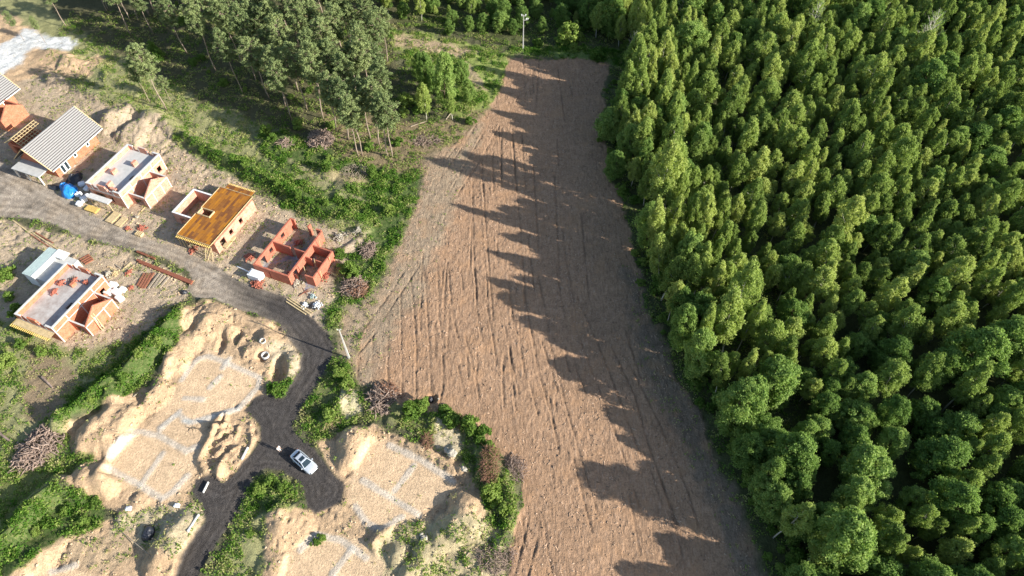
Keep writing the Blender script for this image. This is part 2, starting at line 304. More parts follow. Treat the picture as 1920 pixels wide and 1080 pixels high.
for i in range(26):
    u = random.uniform(760, 1230); v = random.uniform(420, 1040); sl_ = max(-.02, (u-900)/900)+random.uniform(-.05,.05); n = random.uniform(40, 130)
    FUR.append([(u, v), (u+sl_*n*.5+random.uniform(-3,3), v+n*.5), (u+sl_*n, v+n)])
# relief: (u, v, radius m, height m)
MOUNDS = [(392,606,3.6,2.6),(372,592,2.2,1.4),(325,680,3.0,2.0),(352,640,2.4,1.5),(180,812,4.6,3.2),(215,778,4.0,2.2),(160,905,4.2,2.8),(192,900,3.5,1.8),(288,748,2.4,1.3),(250,770,1.7,1.0),(300,735,2,1),(500,640,2.0,1.4),
 (430,625,1.6,1.2),(455,640,1.4,1.0),(470,655,1.8,1.2),(545,680,2.0,1.2),(440,855,2.2,.7),(405,885,2.0,.7),
 (662,832,3.8,2.6),(690,850,3,1.2),(730,790,1.6,.9),(870,965,4.2,2.9),(845,990,3,1.5),(885,990,3,1.2),(530,985,3.6,2.4),(555,965,2.5,1),(325,1005,3.4,2.3),(345,985,2.5,1.2),(300,1055,3.2,2.2),(335,1075,3,1.5),
 (745,1040,2,1.4),(790,1050,2.6,1.6),(765,1075,2,1.5),(820,1010,1.6,1.1),(850,850,1.8,1.2),(905,885,2,1.6),(815,790,1.8,1.2),(870,880,1.6,1.2),(510,1070,3,1.2),(720,1000,1.2,.7),(700,1035,1.2,.9),
 (212,228,4.6,3.4),(232,222,3,1.8),(272,240,5.0,3.2),(245,245,3.5,2.2),(300,250,3.2,1.4),(130,115,3,1.2),(230,970,1.5,.9),(260,940,1.6,.7),(40,1065,4,1.8),(80,1040,3,1.0),(645,350,3.6,1.1),(620,325,3,1.0),(520,262,4,1.5),(500,255,2.5,1.2),
 (1080,120,2,.5),(640,760,2.0,1.0),(880,800,2,1.0),(740,765,2,1.3),(360,775,1,.4),(110,800,2,.8)]
RIDGES = [([(105,150),(160,170),(230,195),(320,240),(350,262),(400,290),(450,315),(520,350),(590,390),(680,425)],1.7,1.7),
 ([(345,592),(300,642),(240,705),(160,768),(120,795)],1.9,2.3),([(115,918),(75,950),(30,1010),(-40,1050)],1.9,2.6),([(330,640),(310,690),(290,740),(240,790),(215,850),(200,920)],1.3,.5),
 ([(700,800),(770,835),(860,885)],.8,.7),([(440,600),(520,640),(560,665)],.7,.3),([(380,565),(440,590),(500,615)],1.0,.7),([(630,480),(690,440)],1,.5),([(610,790),(650,740),(690,760)],1.0,.7),
 ([(900,850),(945,900),(960,960),(940,1020)],1.4,.9),([(395,900),(372,860),(410,800)],.6,.7),([(700,1020),(750,960)],.7,.8),([(480,980),(560,950)],.8,.7),([(90,100),(180,130),(260,175)],1.6,.8),
]
for _ in range(26):
    u = random.uniform(402, 476); v = random.uniform(785, 900); a_ = random.gauss(-.9, .35); q = random.uniform(8, 24)
    if sdist(np.array([float(u)]), np.array([float(v)]), ROAD)[0] < -6: RIDGES.append(([(u-q*math.cos(a_), v-q*math.sin(a_)), (u+random.uniform(-3,3), v+random.uniform(-3,3)), (u+q*math.cos(a_), v+q*math.sin(a_))], random.uniform(.25, .5), random.uniform(.2, .6)))
PITS = [(524,692,1.1,2.0,1.9),(492,668,.8,.8,.8),(810,748,.7,.7,.8),(415,645,.6,1.6,.7),(447,632,.5,1.2,.6),(150,112,1.2,.4,.5)]
PADS = [[(350,690),(392,652),(425,665),(492,706),(470,745),(410,775),(385,800),(375,850),(352,910),(322,945),(200,892),(205,862),(270,800),(310,760)],[(690,832),(725,820),(790,860),(855,900),(825,940),(790,962),(760,985),(700,992),(650,940),(665,880)],[(540,1035),(600,1000),(680,1012),(722,1060),(700,1120),(520,1120)],[(30,1120),(60,1078),(130,1065),(230,1090),(230,1130)]]
FLATS = [(61,-106,10,9),(62,-84,9,12),(60,-64,9,10),(65,-124,10,10),(36,-96,11,12),(72,-148,9,12)]
gMO = [(P(u,v)[0],P(u,v)[1],r,h) for u,v,r,h in MOUNDS]; gRI = [(gl(l),wd,h) for l,wd,h in RIDGES]; gPI = [(P(u,v)[0],P(u,v)[1],a,b,d) for u,v,a,b,d in PITS]
gST = [gl(l) for l in STRIPS]; gFU = [gl(l) for l in FUR]
def regions(x, y):
    px, py = PX(x, y)
    n1 = fbm(x/4, y/4, 4, 1)-.5; n2 = fbm(x/1.1, y/1.1, 3, 9)-.5
    S = np.zeros((8,)+x.shape)            # r g b veg lush soil sand road
    for i, c in enumerate((.10,.10,.055,.4,.4,0,0,0)): S[i] = c
    def paint(m, vals):
        for i, c in enumerate(vals): S[i] = S[i]*(1-m)+c*m
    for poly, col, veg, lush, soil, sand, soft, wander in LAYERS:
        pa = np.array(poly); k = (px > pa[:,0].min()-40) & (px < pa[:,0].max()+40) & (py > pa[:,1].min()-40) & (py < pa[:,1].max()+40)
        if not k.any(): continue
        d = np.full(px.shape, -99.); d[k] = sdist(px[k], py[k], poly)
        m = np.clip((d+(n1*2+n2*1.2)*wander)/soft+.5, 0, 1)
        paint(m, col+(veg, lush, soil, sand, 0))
    road = np.clip((sdist(px, py, ROAD)+(n1+n2)*6)/3+.5, 0, 1)
    dk = np.clip((sdist(px, py, ROAD_DARK)+n1*40)/60+.5, 0, 1)
    for i in range(3): S[i] = S[i]*(1-road)+road*(ROADG[i]*(1-dk)+ROADD[i]*dk)
    dust = np.clip((n1+n2*.8)*4+.2*(1-dk), 0, 1)*(.06+.7*(1-dk)); tr_ = np.clip((fbm(x/2.5, y/2.5, 3, 44)-.52)*5, 0, 1)*(1-dk)*road
    for i in range(3): S[i] *= 1-.38*tr_
    for i in range(3): S[i] = S[i]*(1-road*dust*.6)+SAND2[i]*.8*road*dust*.6
    for i in (3,5,6): S[i] *= (1-road)
    S[7] = road
    sdr = sdist(px, py, ROAD); trk = np.sin(sdr*.55+n1*5)*np.clip(n2*2+.6, 0, 1)*np.clip(sdr/8, 0, 1)+(fbm(x/.8, y/.8, 3, 46)-.5)*1.2
    for i in range(3): S[i] *= 1+road*trk*.26
    for pp in PADS:                                                      # compacted clean sand of the levelled plots
        m = np.clip((sdist(px, py, pp)+n1*14)/8+.5, 0, 1)*.8
        for i, c in enumerate((.66, .475, .30, 0, 0, 0, .15)): S[i] = S[i]*(1-m)+c*m
    for l in gST:
        xs = [p[0] for p in l]; ys = [p[1] for p in l]
        k = (x > min(xs)-2) & (x < max(xs)+2) & (y > min(ys)-2) & (y < max(ys)+2)
        d, _ = ldist(x[k], y[k], l); m = np.clip((.58-d)/.25+(n1[k]+n2[k])*1.0, 0, 1)*.62*np.clip(1-S[7][k], 0, 1)
        for i in range(3): S[i][k] = S[i][k]*(1-m)+CONC[i]*m
        S[3][k] *= 1-m
    m = np.clip((.62-np.hypot((px-352)/26,(py-790)/11)+n1)*3, 0, 1)*.8
    for i in range(3): S[i] = S[i]*(1-m)+(.52,.53,.50)[i]*m
    m = np.clip((1-np.hypot((px-337),(py-335))/18)*4, 0, 1)*.6          # cement patch behind the shells
    for i in range(3): S[i] = S[i]*(1-m)+(.33,.28,.22)[i]*m
    for l in gFU:                                                        # furrow lines coloured darker than the field
        xs = [p[0] for p in l]; ys = [p[1] for p in l]
        k = (x > min(xs)-1.5) & (x < max(xs)+1.5) & (y > min(ys)-1.5) & (y < max(ys)+1.5) & (S[5] > .1)
        if k.any():
            d, _ = ldist(x[k], y[k], l); br = np.clip(fbm(x[k]/2.2, y[k]/2.2, 2, 33)*2.2-.15, .35, 1); m = np.exp(-(d/.17)**2)*br*.5
            for i, c in enumerate((.13, .09, .06)): S[i][k] = S[i][k]*(1-m)+c*m
    return S, n1, n2
def relief(x, y, S, n1, n2, fine=True):
    a = x*AX[0]+y*AX[1]; b = x*BX[0]+y*BX[1]
    flat = np.zeros(x.shape)
    for fa, fb, ra, rb in FLATS: flat = np.maximum(flat, np.clip(2.6-2*np.maximum(abs(a-fa)/ra, abs(b-fb)/rb), 0, 1))
    ppx, ppy = PX(x, y); pad = np.zeros(x.shape)
    for pp in PADS: pad = np.maximum(pad, np.clip(sdist(ppx, ppy, pp)/9+.5, 0, 1))
    rough = (1-pad*.9)*(1-S[7]*.93)*(1-flat*.9)*(1-S[5]*.93)
    z = (fbm(x/7, y/7, 3, 21)-.5)*.6*rough*(1-S[6]*.6) + n2*.36*rough*(1-.6*S[6]*(ppy>560))
    z = z+n1*.12
    wob = 1+(fbm(x/3.4, y/3.4, 2, 5)-.5)*.8+(fbm(x/.6, y/.6, 2, 6)-.5)*.12
    for mx, my, r, h in gMO:
        k = (abs(x-mx) < r*1.6) & (abs(y-my) < r*1.6)
        if k.any():
            d = np.hypot((x[k]-mx)*np.where(x[k] < mx, 1.45, .9), y[k]-my)/r*wob[k]; t = np.clip(1-d, 0, 1); z[k] = np.maximum(z[k], z[k]*.5+h*.92*(t**.8)*(1-.2*t)*(1-S[7][k])*(1-pad[k]))
    for l, wd, h in gRI:
        xs = [p[0] for p in l]; ys = [p[1] for p in l]
        k = (x > min(xs)-4) & (x < max(xs)+4) & (y > min(ys)-4) & (y < max(ys)+4)
        if k.any():
            d, _ = ldist(x[k], y[k], l); t = np.clip(1-d/wd*wob[k]*.8, 0, 1); z[k] += h*t*(1.3-.3*t)*(1-S[7][k])*(1-pad[k])*(.7+.6*(n1[k]+.5))
    for l in gST:                                                        # footings stand a little proud of the sand
        xs = [p[0] for p in l]; ys = [p[1] for p in l]
        k = (x > min(xs)-2) & (x < max(xs)+2) & (y > min(ys)-2) & (y < max(ys)+2)
        if k.any(): d, _ = ldist(x[k], y[k], l); z[k] += .09*np.clip((.5-d)/.14, 0, 1)*np.clip(.7+n1[k]*3, 0, 1)
    for mx, my, ra, rb, dp in gPI:
        k = (abs(x-mx) < 4) & (abs(y-my) < 4)
        z[k] -= dp*np.clip(1.35-np.hypot((x[k]-mx)/ra, (y[k]-my)/rb), 0, 1)**.5
    for l in gFU:
        xs = [p[0] for p in l]; ys = [p[1] for p in l]
        k = (x > min(xs)-1.5) & (x < max(xs)+1.5) & (y > min(ys)-1.5) & (y < max(ys)+1.5) & (S[5] > .1)
        if k.any():
            d, sd = ldist(x[k], y[k], l); br = np.clip(fbm(x[k]/2.2, y[k]/2.2, 2, 33)*2.2-.15, .4, 1)
            amp = S[5][k]*br
            z[k] += amp*(.05*np.exp(-((sd-.30)/.16)**2)*(d < 1.2)-.14*np.exp(-(d/.15)**2))
    px, py = PX(x, y)
    cl = (vn(x/.45, y/.45, 61)-.5)*.09+(vn(x/.24, y/.4, 62)-.5)*.10+(fbm(x/.9, y/2.5, 3, 63)-.5)*.06
    z += cl*S[5]*(1-.3*(px < 780))
    z += ((vn(x/.5, y/.5, 64)-.5)*.13+(vn(x/.33, y/.3, 66)-.5)*.08-np.clip(fbm(x/1.0, y/1.0, 3, 67)-.58, 0, 1)*1.3)*S[6]*(1-.75*pad)*(1-flat*.5)+(vn(x/.4, y/.9, 65)-.5)*.03*S[7]
    return z
def ax(segs):
    out = [segs[0][0]]
    for _, e, st in segs:
        n = max(1, int(round((e-out[-1])/st))); out += list(np.linspace(out[-1], e, n+1)[1:])
    return np.array(out)
gx = ax([(-700,-300,40),(-300,-150,10),(-150,-105,.6),(-105,-34,.26),(-34,32,.18),(32,50,.3),(50,120,1.0),(120,300,10),(300,700,40)])
gx[0] = -700
gy = ax([(-400,-20,30),(-20,18,4),(18,112,.27),(112,175,.42),(175,260,4),(260,900,40)])
GX, GY = np.meshgrid(gx, gy)
S, n1, n2 = regions(GX, GY)
GZ = relief(GX, GY, S, n1, n2)
def gz(x, y):
    i = int(np.clip(np.searchsorted(gx, x), 1, len(gx)-1)); j = int(np.clip(np.searchsorted(gy, y), 1, len(gy)-1))
    fx = (x-gx[i-1])/(gx[i]-gx[i-1]); fy = (y-gy[j-1])/(gy[j]-gy[j-1])
    return float((GZ[j-1,i-1]*(1-fx)+GZ[j-1,i]*fx)*(1-fy)+(GZ[j,i-1]*(1-fx)+GZ[j,i]*fx)*fy)
def G(u, v, dz=0):
    x, y, _ = P(u, v)
    for _ in range(4): x, y, _ = P(u, v, gz(x, y))
    return (x, y, gz(x, y)+dz)
nx, ny = len(gx), len(gy)
idx = np.arange(nx*ny).reshape(ny, nx)
F = np.stack([idx[:-1,:-1], idx[:-1,1:], idx[1:,1:], idx[1:,:-1]], -1).reshape(-1, 4)
one = np.ones(nx*ny)
colA = np.stack([S[0].ravel(), S[1].ravel(), S[2].ravel(), one], -1)
colB = np.stack([S[5].ravel(), S[3].ravel(), S[6].ravel(), one], -1)
def ground_mat():
    m, nt, b, N, K = nodes('ground_soil')
    tc = N.new('ShaderNodeTexCoord'); A = N.new('ShaderNodeVertexColor'); A.layer_name = 'col'; B = N.new('ShaderNodeVertexColor'); B.layer_name = 'msk'
    sep = N.new('ShaderNodeSeparateColor'); K.new(B.outputs[0], sep.inputs[0])
    def noise(sc, det=5, ro=.65, stretch=None):
        n = N.new('ShaderNodeTexNoise'); n.inputs['Scale'].default_value = sc; n.inputs['Detail'].default_value = det; n.inputs['Roughness'].default_value = ro
        if stretch:
            mp = N.new('ShaderNodeMapping'); mp.inputs['Scale'].default_value = stretch; mp.inputs['Rotation'].default_value = (0,0,math.radians(8))
            K.new(tc.outputs['Object'], mp.inputs[0]); K.new(mp.outputs[0], n.inputs['Vector'])
        else: K.new(tc.outputs['Object'], n.inputs['Vector'])
        return n
    def rng_(src, a, bb, c, d):
        r = N.new('ShaderNodeMapRange'); r.inputs[1].default_value = a; r.inputs[2].default_value = bb; r.inputs[3].default_value = c; r.inputs[4].default_value = d
        K.new(src, r.inputs[0]); return r.outputs[0]
    def mul(c, f):
        x = N.new('ShaderNodeMixRGB'); x.blend_type = 'MULTIPLY'; x.inputs[0].default_value = 1; K.new(c, x.inputs[1]); K.new(f, x.inputs[2]); return x.outputs[0]
    def mix(f, c, d):
        x = N.new('ShaderNodeMixRGB'); K.new(f, x.inputs[0]); K.new(c, x.inputs[1])
        if isinstance(d, tuple): x.inputs[2].default_value = d+(1,)
        else: K.new(d, x.inputs[2])
        return x.outputs[0]
    def times(a_, b_):
        x = N.new('ShaderNodeMath'); x.operation = 'MULTIPLY'; K.new(a_, x.inputs[0])
        if isinstance(b_, float): x.inputs[1].default_value = b_
        else: K.new(b_, x.inputs[1])
        return x.outputs[0]
    big = noise(.12); mid = noise(.9); fine = noise(3.2, 6, .75); st = noise(1.6, 5, .7, (1.6,.35,1)); orng = noise(.22, 4, .6)
    c = A.outputs[0]
    c = mul(c, rng_(big.outputs['Fac'], .3, .7, .86, 1.12)); c = mul(c, rng_(mid.outputs['Fac'], .3, .7, .80, 1.18)); c = mul(c, rng_(fine.outputs['Fac'], .3, .7, .70, 1.28))
    # soil: wood chips, pale and dark streaks
    ch = rng_(st.outputs['Fac'], .56, .66, 0, .55); c = mix(times(ch, sep.outputs[0]), c, (.47,.33,.235))
    dk = rng_(st.outputs['Fac'], .44, .36, 0, .6); c = mix(times(dk, sep.outputs[0]), c, (.20,.13,.085))
    og = rng_(orng.outputs['Fac'], .52, .66, 0, .45); c = mix(times(og, sep.outputs[0]), c, (.45,.265,.145))
    # sand: stains of moss and darker damp soil
    sg = rng_(noise(.55, 8, .75).outputs['Fac'], .56, .68, 0, .55); c = mix(times(sg, sep.outputs[2]), c, (.34,.28,.17))
    # vegetation: mottled
    vg = rng_(noise(2.3, 6, .8).outputs['Fac'], .5, .62, 0, .5); c = mix(times(vg, sep.outputs[1]), c, (.26,.23,.11))
    K.new(c, b.inputs['Base Color']); b.inputs['Roughness'].default_value = .95; b.inputs['Specular IOR Level'].default_value = .1
    bu = N.new('ShaderNodeBump'); bu.inputs['Strength'].default_value = .9; bu.inputs['Distance'].default_value = .22
    K.new(fine.outputs['Fac'], bu.inputs['Height'])
    bu2 = N.new('ShaderNodeBump'); K.new(rng_(sep.outputs[0], 0, 1, .15, .6), bu2.inputs['Strength']); bu2.inputs['Distance'].default_value = .3
    K.new(st.outputs['Fac'], bu2.inputs['Height']); K.new(bu.outputs[0], bu2.inputs['Normal'])
    K.new(bu2.outputs[0], b.inputs['Normal'])
    return m
me = np_mesh('ground', np.stack([GX.ravel(), GY.ravel(), GZ.ravel()], -1), F, [ground_mat()], True, cols={'col': colA, 'msk': colB})
tag(link('ground', me), kind='structure')

# ------------------------------------------------------------------ buildings
def wall_x(mb, x0, x1, y0, y1, z0, z1, ops=()):
    """wall running along x between y0,y1 thick; ops = (s0,s1,zb,zt) openings in x"""
    _wall(mb, 'x', x0, x1, y0, y1, z0, z1, ops)
def wall_y(mb, x0, x1, y0, y1, z0, z1, ops=()): _wall(mb, 'y', y0, y1, x0, x1, z0, z1, ops)
def _wall(mb, axis, s0, s1, t0, t1, z0, z1, ops):
    cuts = sorted(set([s0, s1]+[o[0] for o in ops]+[o[1] for o in ops]))
    for a, b in zip(cuts[:-1], cuts[1:]):
        spans = [(z0, z1)]
        for o in ops:
            if o[0] <= a+1e-6 and o[1] >= b-1e-6:
                ns = []
                for lo, hi in spans:
                    if o[2] > lo: ns.append((lo, min(hi, o[2])))
                    if o[3] < hi: ns.append((max(lo, o[3]), hi))
                spans = [q for q in ns if q[1]-q[0] > .01]
        for lo, hi in spans:
            if axis == 'x': mb.box(a, t0, lo, b, t1, hi)
            else: mb.box(t0, a, lo, t1, b, hi)
def house_root(name, a, b, label):
    x, y = L(a, b); return empty(name, (x, y, gz(*L(a+5, b+4))-.12), HROT, label, 'house')

def shell_house(a0, b0, label, g0, g1, gw, brick, extras):
    """single storey block shell with slab, knee wall and gabled garage on the right"""
    W, Ln, T, hs, hk = 7.9, 11.8, .3, 3.1, 4.1
    r = house_root('house_shell', a0, b0, label)
    m = MB()
    wall_y(m, 0, T, 0, Ln, 0, hk, [(3, 4.2, .9, 2.2), (7.5, 8.7, .9, 2.2)])
    wall_y(m, W-T, W, 0, Ln, 0, hk, [(9.6, 10.6, .9, 2.2)])
    wall_x(m, T, W-T, 0, T, 0, hk, [(.8, 3.4, 0, 2.3), (4.4, 5.4, .9, 2.2), (1.2, 2.6, 3.3, hk), (5.0, 6.4, 3.3, hk)])
    wall_x(m, T, W-T, Ln-T, Ln, 0, hk, [(1.8, 2.9, .9, 2.2), (1.3, 2.6, 3.2, hk), (5.0, 6.3, 3.2, hk)])
    m.box(2.9, .0, hk, 4.7, T, hk+.55); m.box(2.9, Ln-T, hk, 4.7, Ln, hk+.45)
    m.build('wall', brick, r)
    c = MB()
    c.box(-.01, -.01, hk, T+.01, Ln+.01, hk+.12); c.box(W-T-.01, -.01, hk, W+.01, Ln+.01, hk+.12)
    for x0, x1 in ((T+.01, 1.2), (6.4, W-T-.01)): c.box(x0, -.01, hk, x1, T+.01, hk+.12)
    for x0, x1 in ((T+.01, 1.3), (6.3, W-T-.01)): c.box(x0, Ln-T-.01, hk, x1, Ln+.01, hk+.12)
    c.build('coping', M['concrete'], r)
    b = MB()
    for y in (0.02, 2.9, 5.8, 8.7, Ln-.3): b.box(W-.02, y, 0, W+.012, y+.18, hk); b.box(-.012, y, 0, .02, y+.18, hk)
    for x in (1.2, 2.62, 4.75, 6.15):
        b.box(x, -.012, 3.05, x+.25, .0, hk+.2); b.box(x, Ln, 3.05, x+.25, Ln+.012, hk+.2)
        b.box(x, T, hs, x+.25, T+.02, hk+.2); b.box(x, Ln-T-.02, hs, x+.25, Ln-T, hk+.2)
    b.box(W-.02, .3, 2.9, W+.016, Ln-.3, 3.06); b.box(T, -.016, 2.82, W-T, .02, 3.08)
    b.build('concrete_band', M['concrete'], r)
    hx0, hx1, hy0, hy1 = 5.9, 7.0, 4.4, 5.7
    s = MB(); s.box(T, T, hs-.2, hx0, Ln-T, hs); s.box(hx0, T, hs-.2, W-T, hy0, hs); s.box(hx0, hy1, hs-.2, W-T, Ln-T, hs); s.box(hx1, hy0, hs-.2, W-T, hy1, hs)
    s.build('floor_slab', M['slab'] if brick is M['brick_pale'] else M['slab_dirty'], r)
    MB().box(-.3, -.3, -1.2, W+.3, Ln+.3, .02).build('foundation', M['concrete'], r)
    st = MB()
    for i in range(9): st.box(hx0+.06, hy0-1.6+i*.32, .02+i*.32, hx1-.06, hy0-1.6+(i+1)*.32, .34+i*.3)
    st.build('stairs', M['concrete'], r)
    for (x, y, sx, sy, sz) in extras: MB().box(x, y, hs, x+sx, y+sy, hs+sz).build('chimney_stub', brick, r)
    # garage
    gx1 = W+gw; t = .25; gh = 2.8; mid = (g0+g1)/2; g = MB()
    wall_x(g, W+.02, gx1-t, g0, g0+t, 0, gh, [(W+.7, gx1-.8, 0, 2.1)]); wall_x(g, W+.02, gx1-t, g1-t, g1, 0, gh, [(W+1.2, W+2.3, .9, 2.1)])
    g.prism([(g0, 0), (g1, 0), (g1, gh), (mid+.15, gh+2.0), (mid-.15, gh+2.0), (g0, gh)], gx1-t, gx1, 'x')
    g.build('garage_wall', brick, r)
    k = MB(); k.box(W+.02, g0-.01, gh, gx1-t, g0+t+.01, gh+.1); k.box(W+.02, g1-t-.01, gh, gx1-t, g1+.01, gh+.1)
    for y in (g0, g0+2.0, g1-2.2, g1-.22): k.box(gx1-.01, y, 0, gx1+.012, y+.15, gh+(0 if y in (g0, g1-.22) else .2))
    k.box(gx1-.01, g0+.25, gh-.2, gx1+.016, g1-.25, gh-.0)
    k.build('ring_beam', M['concrete'], r)
    MB().box(W+.3, g0-.3, -1.0, gx1+.3, g1+.3, .016).build('garage_floor', M['slab_dirty'], r)
    return r
h2 = shell_house(58.4, -110.4, 'pale brick house shell with clean grey upper slab, next to the tiled-roof house', 1.6, 8.1, 4.0, M['brick_pale'], [(2.0, 4.3, .55, 1.2, .9), (4.2, 7.6, .6, 1.1, 1.0), (4.0, 1.0, .5, 1.2, 1.2), (5.0, .7, 1.3, .5, .8)])
p = MB(); p.box(1.0, -1.9, 2.35, 6.0, -.72, 2.6); p.build('porch_slab', M['concrete'], h2)
[MB().box(x, -1.7, 0, x+.12, -1.58, 2.35).build('prop', M['timber'], h2) for x in (1.2, 2.8, 4.4, 5.8)]
h5 = shell_house(30.1, -99.6, 'orange brick house shell with littered slab, across the road, beside the sheet-roofed annex', 2.7, 9.0, 3.6, M['brick'], [(3.6, 8.2, .5, .9, .7)])
p = MB()
for i in range(22): p.box(-.4+i*.37, -1.6, 2.62, -.3+i*.37, .0, 2.74)
p.build('joist', M['timber_yellow'], h5); MB().box(-.2, -1.15, 2.75, 7.6, -.02, 2.78).build('canopy_board', M['timber'], h5)
[MB().bar((12.2, q, 0), (11.56, q+.4, 3.8), .14, .05).build('leaning_plank', M['timber'], h5) for q in (4.2, 4.65)]
# annex with grey sheet roof beside the shell
x, y = L(37.5, -106.0); an = empty('sheet_roof_annex', (x, y, 0), HROT, 'low annex with grey-green sheet roof and white parapet, left of the orange shell', 'annex')
MB().box(.1, .1, -.4, 2.4, 6.2, 2.85).build('wall', M['white'], an)
m = MB(); [m.box(i*.26, 0, 2.86, i*.26+.14, 6.4, 3.0) for i in range(7)]; m.box(0, 0, 2.86, 2.0, 6.4, 2.95); m.build('roof_sheet', M['metal_sheet'], an)
m = MB(); m.box(2.0, -.02, 2.86, 2.5, 5.0, 3.06); m.box(2.0, 5.0, 2.86, 4.4, 6.6, 3.10); m.build('parapet', M['white'], an)
MB().box(2.42, .3, -.4, 6.3, 6.2, 2.4).build('lower_roof', M['slab'], an)

# deck house
x, y = L(55.5, -86.9); r = empty('deck_house', (x, y, gz(*L(61, -83))-.1), HROT, 'pale block house topped by an orange plywood formwork deck', 'house')
m = MB(); W, Ln, T = 7.2, 11.2, .3
wall_y(m, 0, T, 0, Ln, 0, 2.82, [(2, 3, .9, 2.2), (8.5, 9.5, .9, 2.2)]); wall_y(m, W-T+.3, W+.3, 0, Ln+.6, 0, 2.82, [(1.2, 2.5, 0, 2.2), (3.9, 4.8, .9, 2.1), (6.9, 7.8, .9, 2.1)])
wall_x(m, T, W-T+.3, .0, T, 0, 2.82, [(1, 3.6, 0, 2.3), (4.5, 5.6, .9, 2.2)]); wall_x(m, T, W-T+.3, Ln-T, Ln, 0, 2.82, [(2, 4.5, 0, 2.3)])
m.build('wall', M['brick_pale'], r)
m = MB(); hx0, hx1, hy0, hy1 = .35, 2.9, 4.9, 6.3
m.box(-.1, -.7, 2.9, hx0, 12.3, 2.98); m.box(hx0, -.7, 2.9, hx1, hy0, 2.98); m.box(hx0, hy1, 2.9, hx1, 12.3, 2.98); m.box(hx1, -.7, 2.9, 7.25, 12.3, 2.98)
m.build('formwork_deck', M['ply'], r); MB().box(.7, 12.31, 2.72, 6.6, 13.6, 2.8).build('lower_deck', M['ply'], r)
m = MB(); m.box(hx0-.12, hy0-.12, 2.985, hx1+.12, hy0, 3.3); m.box(hx0-.12, hy1, 2.985, hx1+.12, hy1+.12, 3.3); m.box(hx1, hy0, 2.985, hx1+.12, hy1, 3.3); m.box(hx0-.12, hy0, 2.985, hx0, hy1, 3.3); m.build('stairwell_frame', M['timber'], r)
m = MB()
for i in range(20): m.box(-.05+i*.37, -1.2, 2.76, .05+i*.37, 0.9, 2.89)
m.build('joist', M['timber_yellow'], r); m = MB()
for i in range(17): m.box(.75+i*.35, 12.0, 2.58, .85+i*.35, 14.1, 2.71)
m.build('joist', M['timber_yellow'], r)
m = MB(); m.box(-.2, -1.0, 2.62, 7.4, -.85, 2.755); m.box(-.14, -.5, 2.99, -.06, 12.0, 3.1); m.box(7.2, -.74, 2.99, 7.28, 12.3, 3.12); m.box(-.1, -.78, 2.99, 7.2, -.70, 3.12); m.box(-.1, 12.3, 2.985, 7.2, 12.38, 3.12); m.build('edge_board', M['timber'], r)
for i in range(10): MB().tube([(-.0+i*.78, -.93, 0), (i*.78, -.93, 2.6)], .05, 6).build('prop', M['timber'], r)
for i in range(6): MB().bar((6.2+random.uniform(-.5,1.3), -1.7-random.random(), 0), (6.6+random.uniform(-.5,.9), -.9, 2.7), .08, .08).build('prop', M['timber'], r)
m = MB(); wall_y(m, -4.5, -4.25, 3.5, 10.0, 0, 2.9); wall_x(m, -4.25, -.1, 3.5, 3.75, 0, 2.9, [(-3.3, -1.6, 0, 2.1)]); wall_x(m, -4.25, -.1, 9.75, 10.0, 0, 2.9); m.build('annex_wall', M['brick_pale'], r)
m = MB(); m.box(-4.52, 3.48, 2.9, -4.23, 10.02, 3.02); m.box(-4.23, 3.48, 2.9, -.1, 3.77, 3.02); m.box(-4.23, 9.73, 2.9, -.1, 10.02, 3.02); m.build('ring_beam', M['white'], r)
MB().box(-4.8, -.3, -1, W+.55, Ln+.8, .01).build('foundation', M['slab_dirty'], r)

# wall shell without a slab on top
x, y = L(54.1, -70.4); r = empty('wall_shell', (x, y, gz(*L(60, -65))-.1), HROT, 'roofless red brick house with only its ground floor room walls', 'house')
h = 2.7; m = MB()
wall_y(m, 0, .3, 0, 12, 0, h, [(1.5, 2.9, 0, 2.1), (4.3, 5.2, .9, 2.0), (8.0, 9.0, .9, 2.0)])
wall_x(m, .3, 7.0, 0, .3, 0, h, [(3.0, 3.3, 0, 2.1)]); wall_y(m, 7.0, 7.3, 0, 11.2, 0, h, [(1.2, 2.4, 0, 2.3)])
wall_x(m, .3, 3.9, 5.75, 5.95, 0, h); wall_x(m, 4.8, 7.0, 5.75, 5.95, 0, h); m.box(.3, 11.7, 0, 1.0, 12, h); m.box(4.1, 11.2, 0, 4.4, 12, h); m.box(5.9, 11.2, 0, 7.0, 11.5, h)
wall_y(m, 11.1, 11.35, 1.4, 8.0, 0, h-.2); wall_x(m, 7.3, 11.1, 7.75, 8.0, 0, h-.2); wall_x(m, 7.3, 8.6, 5.1, 5.3, 0, h-.4); wall_x(m, 9.4, 11.1, 5.1, 5.3, 0, h-.4); wall_x(m, 9.6, 11.1, 1.4, 1.65, 0, h-.2); m.box(7.3, 1.4, 0, 7.8, 1.65, 1.6)
m.build('wall', M['brick_red'], r)
m = MB(); m.box(.3, .3, .03, 7.0, 11.9, .06); m.box(7.3, .2, .03, 11.1, 7.75, .055); m.build('floor_slab', M['wet_slab'], r)
MB().box(-.5, -.4, -1, 11.6, 12.3, .02).build('foundation', M['slab_dirty'], r)
for q in ((8.2,3.1),(11.2,6.6),(11.5,3.2),(9.0,5.2),(7.6,9.2)): MB().bar((q[0], q[1], .1), (q[0]+.5, q[1]-.3, 3.0), .09, .09).build('prop', M['timber'], r)

